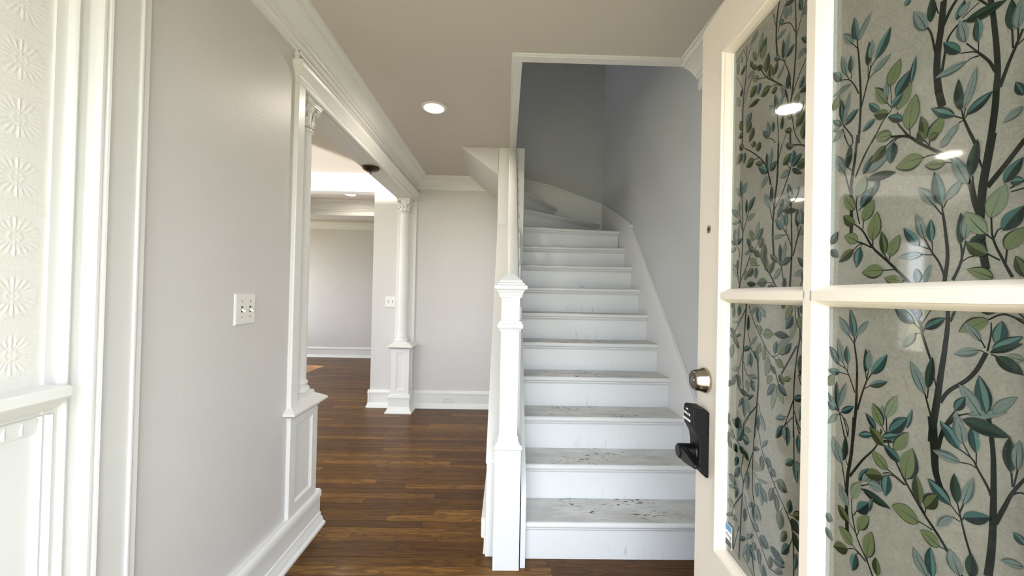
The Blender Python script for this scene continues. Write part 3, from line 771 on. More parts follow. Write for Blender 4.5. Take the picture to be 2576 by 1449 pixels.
# panes: film-covered glass, the print as thin ink shapes on it
LEAVES="""493 1676 488 1714 11 T;495 1673 517 1700 9 P;485 1674 467 1702 9 P;513 1622 515 1657 9 K;518 1630 520 1657 9 P;526 1624 548 1656 15 T;523 1606 549 1617 10 P;483 1629 482 1657 8 T;474 1631 464 1667 8 P;465 1627 448 1650 10 T;483 1611 448 1609 7 P;449 1585 459 1607 14 G;467 1558 464 1596 8 D;470 1554 482 1600 7 P;474 1550 497 1564 12 D;466 1552 449 1568 8 T;461 1551 449 1550 8 P;468 1545 450 1531 9 P;549 1571 563 1601 19 G;544 1549 526 1581 12 G;544 1556 543 1581 7 P;579 1558 585 1591 6 T;558 1552 578 1577 17 D;560 1532 579 1558 16 G;551 1539 568 1551 11 T;533 1543 516 1563 9 T;546 1533 525 1542 13 O;568 1514 547 1528 10 D;526 1535 506 1525 9 T;577 1497 585 1540 21 G;596 1474 592 1507 11 O;603 1472 618 1496 16 G;552 1498 528 1511 14 G;597 1618 581 1653 12 P;603 1624 603 1655 10 K;641 1597 679 1592 11 K;632 1605 640 1623 8 D;635 1607 645 1617 9 P;654 1564 653 1592 8 T;642 1572 635 1602 9 P;636 1563 618 1587 10 D;643 1548 609 1548 8 P;684 1557 684 1589 8 K;689 1554 691 1583 9 P;694 1481 688 1498 6 D;694 1469 678 1460 8 P;638 1493 635 1531 9 K;641 1493 653 1535 8 P;644 1485 668 1499 11 D;631 1489 605 1511 9 T;635 1478 617 1462 8 P;570 1670 576 1676 8 T;479 1478 484 1514 11 K;473 1472 457 1505 14 P;493 1407 474 1437 16 G;494 1384 473 1402 15 O;500 1356 476 1369 16 G;497 1427 511 1455 19 H;526 1423 532 1446 6 T;506 1408 526 1434 17 D;509 1387 526 1414 18 G;508 1459 523 1482 10 D;516 1459 547 1471 11 P;514 1449 559 1445 10 K;525 1355 532 1395 21 G;544 1331 539 1365 11 O;552 1328 566 1356 15 G;493 1345 466 1328 13 O;504 1347 499 1317 14 T;543 1309 509 1308 19 G;571 1292 545 1298 13 G;590 1289 588 1308 9 D;599 1289 606 1312 6 P;449 1359 462 1378 13 D;449 1350 463 1336 11 D;551 1500 528 1506 14 G;544 1488 520 1471 15 O;555 1488 552 1460 16 D;595 1452 560 1451 20 G;621 1435 598 1441 11 G;646 1403 630 1440 12 P;597 1473 589 1489 10 O;603 1472 614 1476 9 O;626 1468 616 1457 9 P;649 1411 655 1451 11 K;618 1385 610 1428 11 T;609 1387 591 1414 10 P;623 1389 640 1410 8 P;598 1346 588 1380 9 P;607 1341 606 1369 9 T;591 1338 572 1364 11 T;595 1326 565 1325 8 P;639 1334 639 1370 9 K;644 1339 646 1370 9 P;668 1359 681 1392 18 H;664 1341 644 1370 15 H;680 1394 695 1416 11 D;679 1343 696 1365 16 D;682 1322 696 1343 15 G;665 1318 645 1335 14 O;671 1292 647 1303 12 G;697 1292 690 1314 9 O;649 1335 665 1341 7 K;685 1393 696 1392 8 T;496 1207 488 1250 12 T;486 1209 468 1237 12 P;501 1212 520 1235 8 P;475 1165 464 1202 10 P;485 1164 483 1192 9 T;467 1160 449 1187 12 T;470 1148 446 1147 10 T;516 1157 516 1192 8 K;521 1161 522 1192 10 P;526 1157 550 1189 13 T;524 1139 551 1151 8 T;447 1121 458 1142 13 G;466 1091 464 1131 10 D;469 1091 483 1134 7 P;474 1084 497 1100 9 D;467 1084 447 1109 9 T;461 1084 447 1094 13 T;467 1079 447 1057 8 P;544 1093 544 1115 8 P;544 1085 529 1114 15 G;550 1101 565 1135 13 H;534 1077 518 1096 9 D;559 1087 580 1109 13 D;579 1095 586 1122 5 T;527 1067 507 1059 7 T;545 1065 525 1077 13 O;546 1071 565 1081 6 T;558 1070 581 1089 12 G;586 1236 561 1256 13 D;600 1230 624 1245 10 D;588 1223 572 1202 8 P;592 1243 592 1256 6 D;605 1155 610 1195 10 K;601 1147 583 1185 12 P;659 1211 634 1203 8 P;667 1246 639 1230 14 G;660 1221 644 1240 7 P;676 1219 679 1245 13 T;671 1214 696 1230 10 T;669 1210 696 1223 6 K;697 1206 683 1209 8 H;674 1206 697 1191 12 K;661 1254 673 1254 4 O;649 1135 684 1149 8 P;666 1142 659 1182 13 T;661 1138 640 1168 13 P;672 1144 692 1167 9 P;636 1136 646 1155 9 D;644 1128 687 1123 13 K;635 1102 621 1117 11 T;643 1103 637 1134 10 P;655 1107 654 1123 8 T;479 1009 483 1049 10 K;476 1003 458 1039 17 P;547 1059 525 1078 15 O;570 1046 547 1060 13 D;529 1068 507 1060 8 T;545 1070 569 1083 8 T;555 1081 579 1108 14 D;562 1060 581 1090 14 G;578 1027 587 1071 20 G;553 1028 529 1044 16 G;508 991 524 1016 8 D;514 993 526 1012 7 P;545 1016 519 1006 16 O;523 994 548 998 13 P;554 1021 551 990 14 T;514 981 558 976 10 K;497 958 512 990 14 H;526 954 532 977 5 T;506 943 525 966 15 D;489 940 473 968 15 P;491 917 471 933 15 O;507 917 526 946 14 G;498 886 474 900 19 G;523 885 531 926 18 G;490 875 463 861 15 O;505 877 499 848 12 T;540 870 538 894 12 O;597 1004 592 1039 13 O;596 980 561 982 21 G;621 965 599 971 16 G;446 903 459 901 14 T;446 882 460 868 10 D;640 1092 620 1118 12 T;644 1100 638 1129 12 P;657 1095 653 1123 9 T;642 1077 612 1079 9 P;644 1128 686 1123 12 K;632 1022 607 1041 14 T;604 1003 618 1027 14 O;639 1028 636 1061 10 K;645 1030 655 1065 8 P;634 1009 618 988 7 P;646 1015 671 1030 12 D;688 1087 687 1123 9 K;693 1092 695 1123 8 P;643 945 632 969 15 P;653 952 654 979 11 K;613 922 611 957 12 T;608 918 590 943 13 P;699 1018 691 1026 8 T;699 996 681 990 7 P;155 1818 153 1851 9 T;163 1840 171 1854 10 P;166 1811 188 1822 12 D;143 1854 173 1865 8 P;207 1861 235 1874 14 P;164 1735 150 1764 13 P;169 1756 174 1773 11 K;229 1808 215 1837 10 G;236 1814 250 1857 13 H;245 1813 264 1836 18 D;248 1799 264 1823 20 G;266 1759 272 1797 20 O;232 1788 210 1806 10 O;216 1802 206 1820 10 D;253 1775 232 1791 10 K;219 1789 195 1784 10 P;238 1760 218 1774 12 G;280 1739 279 1768 13 O;289 1738 303 1758 16 O;302 1723 323 1741 9 P;280 1719 248 1715 17 O;303 1705 285 1704 14 O;231 1748 207 1735 23 O;244 1748 237 1725 14 T;243 1711 205 1713 11 K;213 1696 192 1673 20 T;212 1676 197 1655 20 O;167 1697 176 1671 16 O;222 1658 207 1630 20 O;179 1658 159 1662 14 O;321 1825 306 1842 8 T;311 1759 292 1773 10 T;321 1754 320 1793 9 K;329 1752 352 1762 12 D;326 1756 338 1795 9 P;299 1808 327 1810 8 P;327 1831 320 1862 10 P;338 1830 338 1850 10 P;336 1684 338 1716 12 K;386 1743 372 1762 7 D;393 1718 383 1734 8 D;380 1736 362 1727 10 P;371 1815 365 1842 9 D;374 1804 396 1811 11 P;326 1859 352 1851 8 K;327 1685 315 1701 11 P;329 1672 318 1694 7 P;368 1667 379 1685 11 T;369 1660 399 1662 11 D;377 1658 400 1651 6 K;359 1643 366 1660 12 G;362 1616 378 1638 14 D;362 1597 381 1618 18 O;379 1566 388 1602 19 O;301 1660 297 1693 10 D;307 1665 322 1678 9 P;293 1658 278 1680 10 P;279 1613 272 1648 10 P;291 1617 292 1639 10 T;276 1610 257 1634 9 T;320 1610 321 1638 8 K;349 1594 329 1604 10 O;346 1620 334 1632 7 G;183 1625 166 1639 15 O;179 1614 155 1596 18 O;189 1612 187 1587 15 T;226 1582 197 1576 20 O;260 1562 233 1571 11 O;276 1537 244 1559 13 T;276 1547 272 1580 10 D;280 1544 290 1585 10 P;284 1538 306 1551 15 D;276 1529 255 1509 12 P;221 1612 227 1625 17 O;238 1597 248 1614 19 O;325 1536 348 1551 17 O;349 1532 356 1554 16 T;352 1524 376 1540 13 D;365 1520 397 1522 17 O;352 1519 377 1502 9 K;344 1519 317 1513 12 P;353 1561 333 1575 12 O;291 1470 290 1504 10 K;284 1460 266 1494 14 P;179 1514 173 1551 12 T;177 1512 156 1538 10 P;184 1516 200 1539 11 P;168 1473 168 1501 12 P;200 1466 201 1498 8 K;209 1469 232 1496 14 D;205 1448 233 1458 10 P;164 1465 137 1488 12 T;174 1452 138 1453 6 P;155 1404 149 1437 12 T;160 1404 169 1442 10 P;160 1398 185 1408 11 D;155 1399 137 1410 8 D;156 1390 138 1381 10 P;165 1333 167 1361 9 K;165 1319 146 1351 16 P;229 1397 215 1423 13 G;233 1399 249 1437 11 H;244 1397 263 1420 15 D;218 1385 204 1406 11 D;252 1378 264 1399 16 O;263 1345 270 1384 20 O;231 1371 211 1386 13 O;253 1359 231 1374 12 K;216 1377 195 1370 7 P;241 1343 216 1356 17 G;278 1325 277 1355 12 O;287 1320 302 1343 14 O;230 1334 209 1317 16 O;241 1335 240 1310 13 D;206 1330 195 1309 13 G;278 1302 246 1299 18 O;207 1301 242 1298 10 K;305 1290 282 1292 8 K;349 1456 341 1493 11 T;346 1452 322 1479 10 P;350 1455 370 1479 12 P;366 1436 326 1443 9 K;369 1403 368 1437 11 K;375 1408 376 1436 12 P;381 1407 402 1432 15 D;374 1389 399 1395 11 P;328 1410 321 1439 11 P;337 1411 336 1438 10 T;323 1406 305 1430 12 T;327 1394 297 1393 9 P;313 1341 290 1359 11 D;323 1336 319 1377 10 K;327 1336 336 1381 9 P;328 1334 353 1347 11 D;322 1327 301 1307 11 P;334 1287 336 1308 10 K;394 1318 397 1366 13 P;390 1324 371 1345 9 D;388 1318 361 1311 10 P;396 1299 382 1316 13 D;315 1445 349 1453 8 P;319 1451 324 1469 11 D;310 1434 329 1454 9 T;161 1173 137 1192 11 D;159 1171 138 1173 8 T;152 1175 178 1145 14 D;161 1173 188 1181 6 T;151 1206 183 1210 5 P;154 1244 140 1252 13 D;177 1248 173 1224 15 T;154 1242 150 1219 12 T;150 1152 142 1117 16 P;213 1191 214 1229 10 K;255 1213 247 1247 15 T;275 1226 254 1250 11 P;224 1228 243 1248 8 P;265 1197 244 1205 14 G;270 1190 301 1192 20 G;306 1194 351 1192 11 K;309 1153 313 1180 13 D;318 1171 351 1187 11 P;320 1157 346 1169 15 G;340 1158 356 1181 11 D;311 1140 335 1130 16 G;250 1144 260 1169 13 G;273 1165 272 1133 12 G;287 1143 280 1102 18 G;224 1154 195 1143 11 D;226 1161 247 1183 6 P;238 1149 256 1129 12 T;226 1142 229 1110 11 T;222 1142 213 1109 9 P;177 1100 147 1089 11 P;168 1081 141 1049 13 D;177 1083 181 1048 13 D;220 1091 253 1091 9 P;183 1049 223 1043 12 K;228 1081 242 1059 12 T;212 1078 217 1052 13 P;201 1034 180 1006 9 D;201 1034 206 989 12 T;209 1034 226 1005 13 P;217 1034 239 1049 7 D;380 1253 391 1238 15 O;375 1234 389 1206 16 G;359 1233 340 1207 17 D;356 1253 339 1225 16 G;330 1256 334 1246 9 O;368 1221 354 1188 11 H;382 1162 381 1123 12 K;295 1127 313 1111 9 K;323 1113 338 1096 14 O;320 1091 336 1058 15 H;314 1090 302 1037 12 H;310 1091 286 1062 15 D;320 1093 346 1076 14 D;337 1107 357 1113 9 G;300 1106 285 1085 12 G;338 1034 315 1022 10 T;367 1075 392 1087 12 D;392 1078 381 1038 8 T;395 1080 399 1053 8 D;340 1016 316 985 13 K;349 1017 350 997 12 D;257 1010 256 976 10 K;264 1015 281 985 13 P;192 963 174 981 16 K;185 959 153 967 16 K;198 962 177 933 18 T;203 963 231 966 10 P;139 963 129 980 13 T;144 951 132 965 10 D;132 1044 141 1062 12 T;388 1167 396 1143 8 P;196 963 158 969 20 K;200 962 178 926 23 D;205 961 230 965 12 P;201 940 225 939 22 T;239 930 263 938 8 D;274 949 290 968 7 T;269 928 275 898 12 D;286 930 302 915 16 D;301 912 316 904 16 D;321 899 352 892 22 O;310 878 299 847 15 O;317 870 323 838 14 O;333 844 332 808 22 O;357 856 361 882 14 D;369 856 394 873 14 O;363 847 385 832 21 K;352 815 335 787 14 O;359 794 338 764 15 D;370 826 389 798 18 K;304 755 347 750 17 K;302 711 307 737 12 O;312 734 348 744 10 D;342 731 319 713 10 O;268 753 298 747 23 D;244 767 264 760 17 T;184 887 168 861 14 D;189 866 167 834 16 D;224 872 223 831 10 T;212 861 221 835 12 P;257 863 256 831 11 T;263 868 274 822 12 P;269 859 290 838 17 T;257 872 291 879 5 P;142 828 177 818 15 D;143 801 182 813 8 T;182 813 173 786 13 D;139 766 169 759 14 P;247 809 250 773 12 T;251 814 271 788 11 P;214 784 211 752 12 D;227 793 243 812 6 T;160 740 133 722 8 T;160 735 182 737 10 P;194 701 220 719 9 D;224 720 245 742 7 T;223 709 228 668 13 D;221 705 208 672 7 P;229 711 254 691 15 T;249 712 253 729 13 T;265 725 269 693 12 D;281 677 281 701 22 T;338 1014 316 983 14 D;349 1017 350 980 11 D;341 1016 342 988 9 P;344 1032 315 1023 8 T;367 960 346 943 11 T;370 960 378 922 12 T;374 962 394 939 11 P;379 1011 381 979 10 T;387 1006 396 979 10 P;154 941 159 921 13 T;140 914 148 895 14 T;164 913 179 897 20 K;188 914 211 908 15 K;206 914 224 896 14 K;379 791 374 757 10 T;139 933 135 906 12 T"""
STEMS="""498 1510 501 1570 498 1626 496 1649 494 1664 493 1676|4.4 1.9;502 1564 513 1600 518 1617 526 1624|2.5 1.5;497 1588 489 1606 479 1620 466 1627|2.2 1.3;479 1621 472 1635|1.3 1.3;494 1661 485 1674|1.3 1.3;513 1602 513 1622|1.2 1.2;516 1609 518 1630|1.2 1.2;514 1601 523 1606|1.2 1.2;483 1619 483 1629|1.1 1.1;496 1672 502 1681|1.1 1.1;469 1551 485 1527 488 1514|2.3 1.9;468 1546 477 1519|1.6 1.6;467 1552 467 1558|1.5 1.5;469 1551 471 1554|1.1 1.1;469 1550 475 1551|1.3 1.3;537 1525 521 1501|2.6 2.1;546 1533 551 1539 549 1571|1.4 1.0;544 1550 551 1539|1.1 1.1;551 1539 558 1552|1.3 1.3;560 1529 560 1521|1.1 1.1;560 1513 576 1488 591 1473|2.2 3.1;552 1498 567 1492 577 1486|1.7 1.6;577 1497 578 1487|1.3 1.3;548 1490 556 1494 565 1492|1.1 1.1;546 1533 537 1525|1.7 1.7;596 1474 599 1470|1.2 1.2;602 1472 602 1468|1.1 1.1;617 1507 612 1532 610 1558 611 1583 614 1606 617 1641|8.9 7.7;616 1608 624 1622 631 1630|5.0 4.1;608 1581 603 1607 598 1620|3.0 1.8;611 1628 608 1640|1.3 1.3;615 1546 618 1566 622 1588 632 1598 641 1598|3.7 1.7;637 1603 654 1609|1.2 1.1;642 1570 654 1551|1.4 1.8;654 1564 654 1552|1.1 1.1;636 1562 648 1556 654 1551|1.2 1.6;654 1551 664 1535 670 1520|2.3 3.3;643 1548 648 1549 655 1547|0.9 1.6;666 1442 670 1479 671 1500 672 1521 670 1555 666 1596 664 1606|7.1 4.5;664 1597 653 1614|2.0 2.1;674 1500 681 1521 687 1536 693 1551|4.1 2.3;685 1536 684 1557|1.9 1.9;689 1540 689 1554|1.7 1.7;687 1536 694 1540|1.5 1.5;640 1482 645 1467 652 1448|2.4 3.4;631 1489 640 1482|1.4 1.4;638 1493 640 1482|1.7 1.6;644 1485 641 1481|1.4 1.4;642 1493 640 1483|1.2 1.2;635 1479 640 1480|1.2 1.2;496 1524 492 1487 488 1464 485 1442|4.2 5.8;527 1511 509 1487 493 1458|2.5 3.1;471 1534 480 1513|2.0 2.0;486 1528 487 1514 484 1511|1.9 1.9;473 1472 479 1453 485 1432|1.6 2.3;479 1479 488 1470|1.6 1.5;486 1443 487 1408 487 1368|5.4 6.5;494 1384 509 1370 525 1344 550 1320 580 1289|2.3 4.2;500 1356 511 1351 523 1344|2.3 2.2;497 1427 496 1410 502 1383|1.9 1.9;500 1404 506 1409|1.5 1.5;509 1387 508 1374|1.7 1.7;513 1449 524 1450|1.5 1.4;510 1459 514 1461|1.1 1.1;525 1355 525 1344|1.8 1.8;544 1331 550 1321|1.4 1.4;552 1328 550 1321|1.4 1.4;493 1345 503 1352 515 1349|1.5 1.5;504 1347 507 1351|1.3 1.3;543 1309 561 1309|1.7 1.7;571 1293 578 1291|1.5 1.5;551 1498 575 1488 589 1474 609 1456 629 1438 641 1421 647 1403 652 1379 656 1366|2.8 5.0;544 1488 558 1492 572 1490|1.6 1.5;555 1488 560 1492|1.2 1.2;595 1452 604 1452 614 1449|1.6 1.5;621 1437 632 1432|1.3 1.3;597 1473 603 1464|1.4 1.4;603 1472 602 1464|1.4 1.4;668 1452 664 1425 660 1397 658 1366 657 1345|8.3 8.5;658 1345 661 1320 664 1302|8.2 7.6;696 1435 681 1415 664 1394|4.8 6.0;648 1459 652 1447|3.1 3.1;656 1428 660 1414|1.9 1.9;650 1411 651 1398 657 1367|1.7 2.5;609 1387 618 1373|1.5 1.5;618 1385 619 1375|1.8 1.8;623 1389 620 1381|1.5 1.5;619 1375 622 1354 625 1321 622 1290|2.7 5.0;598 1346 607 1328 616 1313 622 1296|1.6 3.0;607 1341 608 1329|1.2 1.2;591 1338 606 1331|1.6 1.5;595 1326 608 1324|1.3 1.2;668 1359 670 1335 680 1308 687 1292|1.6 3.1;671 1336 674 1344 680 1346|1.6 1.6;664 1341 670 1334|1.4 1.3;665 1319 676 1311|1.6 1.6;682 1322 681 1307|1.8 1.8;639 1334 640 1315 631 1291|2.0 3.8;644 1337 641 1319|1.7 1.7;641 1313 647 1317 653 1318|1.4 1.4;684 1387 696 1392|1.8 1.8;685 1383 696 1384|1.5 1.5;486 1209 496 1197|1.6 1.6;496 1207 496 1197 501 1165 501 1118 500 1094 495 1045|1.9 6.0;501 1212 497 1201|1.3 1.3;467 1160 481 1155 489 1142 498 1122|1.3 2.2;475 1165 481 1155|1.3 1.3;485 1164 484 1152|1.3 1.3;470 1148 485 1147|1.3 1.3;516 1157 518 1145|1.5 1.5;521 1161 518 1145|1.4 1.4;526 1157 518 1144|1.5 1.5;524 1139 514 1132|1.2 1.2;518 1145 511 1125 503 1097|2.4 3.1;466 1091 470 1082 478 1075 487 1049|1.6 1.9;470 1082 480 1046|1.6 1.6;469 1091 469 1083|1.1 1.1;474 1084 470 1081|1.1 1.1;467 1079 470 1079|1.2 1.1;550 1101 551 1074|1.4 1.4;544 1085 551 1074|1.2 1.1;559 1087 552 1075|1.4 1.4;540 1072 542 1082|1.2 1.2;581 1256 594 1236 597 1222 602 1207 607 1192|4.6 2.6;586 1236 595 1228|1.3 1.3;607 1255 596 1236|1.3 1.3;600 1230 597 1225|1.2 1.2;588 1223 596 1224|1.2 1.2;626 1256 626 1237 623 1205 619 1174 616 1148 611 1109 610 1088|4.2 9.9;634 1256 629 1241|2.9 2.9;619 1141 628 1157 646 1174 656 1188 665 1209|4.5 4.7;601 1147 606 1129 611 1110|2.1 2.5;605 1155 604 1142|1.5 1.5;612 1169 615 1155|1.5 1.5;664 1214 660 1222 655 1227|1.6 1.2;666 1211 669 1230 669 1243|2.0 1.1;669 1208 676 1206|1.6 1.5;659 1211 664 1209|1.1 1.1;667 1246 677 1252 686 1251 697 1244|1.6 2.5;677 1255 697 1247|1.1 1.0;691 1256 697 1249|1.5 1.5;661 1138 670 1133|1.1 1.1;666 1142 669 1136 670 1112|1.6 2.9;672 1144 669 1136|1.3 1.3;624 1112 634 1127 646 1135 665 1143|3.0 0.9;618 1091 626 1117 636 1137|5.5 1.2;497 1083 494 1031 487 985 486 942 488 896|5.1 6.8;472 1075 481 1047|1.6 1.6;479 1077 487 1063 486 1049|1.7 1.7;476 1004 484 965|1.6 2.1;482 1016 487 1004|1.4 1.4;491 989 513 1024 534 1052 544 1081|4.1 1.2;546 1065 560 1070|3.7 3.6;550 1100 551 1075 556 1058 567 1040 579 1022 602 994 620 976 645 945|1.2 4.0;578 1027 579 1021|1.7 1.7;553 1028 568 1023 579 1019|1.5 1.4;545 1019 554 1024 562 1023 577 1018|1.2 1.7;554 1021 561 1023|1.2 1.2;512 985 526 994 542 1004|1.6 1.6;511 979 519 983|1.3 1.3;495 957 497 931 506 902 523 879 533 862|1.5 2.8;491 917 505 907|1.5 1.5;498 886 521 878|1.3 1.3;490 875 502 882 521 876|1.4 1.3;499 932 506 946|1.5 1.5;506 906 510 920|1.3 1.3;523 885 524 878|1.4 1.4;505 877 509 881|1.2 1.1;597 1004 603 995|1.3 1.2;596 981 612 980|1.4 1.4;621 965 630 965|1.3 1.3;604 1003 603 995|1.4 1.4;610 1120 613 1080 615 1053 622 1034|10.7 6.6;616 1078 622 1106 628 1117 638 1127|5.9 1.5;640 1092 653 1086 659 1076 668 1061 673 1048|1.5 3.1;644 1100 653 1085|1.3 1.2;657 1095 657 1081|1.2 1.2;642 1077 651 1079 658 1077|1.3 1.2;632 1022 642 1013|1.3 1.3;639 1028 642 1015 647 995 653 976|1.5 2.7;645 1030 641 1017|1.8 1.8;634 1009 642 1008|1.2 1.1;646 1015 643 1010|1.3 1.3;668 1140 672 1104 673 1069 673 1033 672 997 669 963|3.8 8.1;675 1026 682 1046 689 1066 699 1086|4.9 2.4;688 1087 689 1072|1.8 1.8;693 1092 690 1073|1.6 1.6;690 1065 694 1069 699 1070|1.6 1.6;177 1640 178 1735 187 1789 190 1835 189 1871|4.3 1.9;181 1733 204 1768 222 1785|1.9 1.8;190 1837 175 1868|1.4 1.5;190 1825 207 1861|1.4 1.4;176 1760 171 1779 148 1816|1.9 2.0;211 1775 232 1788|1.2 1.1;201 1711 216 1736 231 1751|1.4 1.4;248 1774 266 1748 299 1718 321 1696 332 1674 337 1650|2.2 4.4;238 1760 263 1749|1.8 1.8;280 1719 296 1715 315 1701|1.3 1.2;266 1759 270 1745|1.3 1.3;280 1739 290 1728|1.3 1.3;289 1738 287 1731|1.3 1.3;301 1772 297 1809 298 1850 305 1886|5.0 4.6;297 1832 284 1877|1.7 1.7;302 1820 312 1848 329 1867|1.9 2.8;311 1759 326 1745|1.7 1.6;321 1754 324 1745 337 1715 343 1680|1.6 2.8;330 1752 325 1746|1.4 1.4;321 1825 339 1813 353 1786|1.8 1.8;342 1647 350 1686 356 1759 352 1849|5.1 3.1;347 1664 366 1694 388 1721 392 1737|2.4 1.7;356 1769 369 1802 381 1826|1.9 1.9;386 1743 392 1735|1.5 1.5;304 1648 310 1586|2.1 2.1;301 1660 304 1646|1.9 1.9;293 1658 304 1646|1.5 1.5;276 1610 289 1603 299 1591|1.5 1.5;342 1649 349 1619 357 1586 372 1561|2.4 1.5;344 1573 344 1592|4.3 4.3;362 1597 356 1594|1.2 1.2;370 1659 400 1650|1.1 1.1;324 1581 328 1591 332 1595|1.2 1.2;188 1623 225 1597 260 1566 276 1538 285 1508|2.2 3.5;226 1582 243 1580|1.6 1.6;260 1562 268 1557|1.5 1.5;276 1547 279 1535|1.7 1.7;276 1537 279 1531|1.7 1.7;309 1587 307 1516 300 1470 295 1411 300 1355|4.8 6.3;321 1582 309 1551|1.9 1.9;301 1453 325 1483 346 1520|2.9 2.7;353 1565 380 1554 399 1532|2.7 2.5;346 1520 330 1543|1.4 1.4;346 1521 349 1532|1.6 1.6;284 1460 295 1426|2.2 2.2;291 1470 299 1456|2.0 1.9;289 1505 282 1526|2.2 2.2;173 1641 176 1632|2.0 2.0;174 1286 185 1389 183 1472 179 1514|4.4 2.2;185 1419 202 1454 209 1469|2.2 2.2;200 1466 202 1452|1.6 1.6;184 1428 171 1455 156 1465|2.2 2.3;168 1473 179 1445|1.7 1.7;155 1399 171 1380 172 1362|2.3 2.2;165 1333 170 1313|2.0 2.0;165 1319 171 1302|2.0 2.0;253 1359 266 1341 286 1320 310 1289|2.5 3.8;218 1369 205 1344 183 1312 175 1289|2.7 2.8;239 1341 253 1339|1.6 1.5;241 1335 245 1340|1.3 1.3;278 1301 299 1299|1.5 1.4;231 1371 240 1385 248 1396|1.6 1.5;218 1385 231 1373|1.6 1.6;263 1345 266 1341|1.8 1.8;278 1325 284 1321|1.7 1.7;349 1456 352 1390 353 1345 349 1288|3.2 5.4;346 1452 350 1444|1.6 1.6;357 1349 369 1385 378 1403|3.1 3.0;369 1403 369 1387|1.5 1.5;374 1389 369 1384|1.5 1.5;352 1367 340 1392 327 1408|2.2 2.3;327 1394 339 1393|1.4 1.4;337 1411 337 1397|1.4 1.4;323 1336 331 1301 335 1286|2.8 2.7;313 1341 323 1332|1.9 1.9;328 1334 323 1331|1.6 1.6;322 1327 325 1326|1.4 1.4;391 1316 376 1288|2.5 2.6;388 1318 393 1317|1.5 1.5;395 1318 393 1316|1.5 1.5;390 1324 393 1318|1.5 1.5;307 1428 317 1442|1.9 1.9;205 1257 200 1197 194 1123 196 1062 203 1037|5.3 2.4;205 1244 165 1194 156 1175|2.9 3.1;215 1249 236 1212 264 1178 289 1152 316 1139 335 1128|2.4 2.1;265 1197 256 1186|1.4 1.4;270 1190 256 1189|1.3 1.4;299 1147 312 1149 322 1157|1.7 1.7;309 1153 307 1148|1.3 1.3;273 1165 267 1173|1.3 1.3;250 1144 260 1166|1.4 1.4;287 1143 285 1151|1.3 1.3;213 1189 226 1152 238 1144|1.9 1.9;250 1134 255 1087 249 1017 243 957|5.0 5.0;191 1135 179 1095 164 1072|2.0 2.0;177 1102 181 1106|1.5 1.5;196 1118 212 1090 240 1077|1.9 1.9;220 1091 214 1090|1.4 1.4;203 1037 217 1029|1.4 1.4;364 1261 366 1231 375 1212|2.4 2.3;372 1251 379 1203 372 1162 365 1102 365 1003|4.7 2.7;371 1178 349 1145 329 1116|3.5 3.7;380 1203 388 1171 397 1149|1.9 1.9;313 1111 320 1093|3.0 2.9;327 1116 335 1107|1.2 1.2;365 1076 349 1037 335 1002|2.8 2.9;338 1034 349 1038|1.4 1.4;376 1124 384 1106 398 1089|2.3 2.3;382 1123 398 1095|1.5 1.5;367 1053 380 1028 400 1026|2.4 2.2;380 1028 391 1013|1.9 1.9;249 1028 206 982 200 963|3.2 2.4;257 1010 251 1022|1.6 1.6;264 1015 256 1037|1.6 1.6;203 962 199 941|1.9 1.9;258 976 264 965|1.6 1.6;134 964 164 928|2.1 2.0;221 995 200 964 205 949|2.5 2.5;246 1003 240 927 239 878 242 826 263 781|2.9 1.9;238 922 220 875 204 836 197 756 191 650|2.4 4.5;258 976 271 940 290 913 322 877 348 853 367 824 372 745|1.9 3.6;204 814 164 759 158 734|3.5 2.1;209 814 227 779 260 748 302 707|2.0 2.7;179 921 202 904 194 863 204 836|2.6 2.5;139 941 179 921|2.2 2.1;286 930 278 936|1.4 1.4;321 899 308 890|1.3 1.3;310 878 315 883|1.3 1.3;333 844 339 856|1.5 1.5;350 854 357 853 371 856|1.7 1.6;357 854 357 858|1.2 1.2;359 792 367 812|2.1 2.0;274 949 270 944|1.4 1.4;222 734 225 711|2.0 1.9;194 701 192 704|1.3 1.3;189 726 167 660|2.5 2.6;253 871 245 881|1.4 1.4;247 809 244 827|1.7 1.7;338 1014 347 1024 362 1040|1.9 1.9;349 1017 347 1025|1.3 1.3;364 1040 367 1000 368 959|2.9 2.9;371 1039 380 1019 398 1012|2.5 2.4;379 1011 379 1023|1.2 1.2;386 1007 387 1018|1.2 1.2;298 709 319 713|2.7 2.6;237 716 251 656|3.4 3.3;204 672 247 653|2.0 1.9;367 814 371 793|2.4 2.4;157 739 165 722|2.1 2.1"""

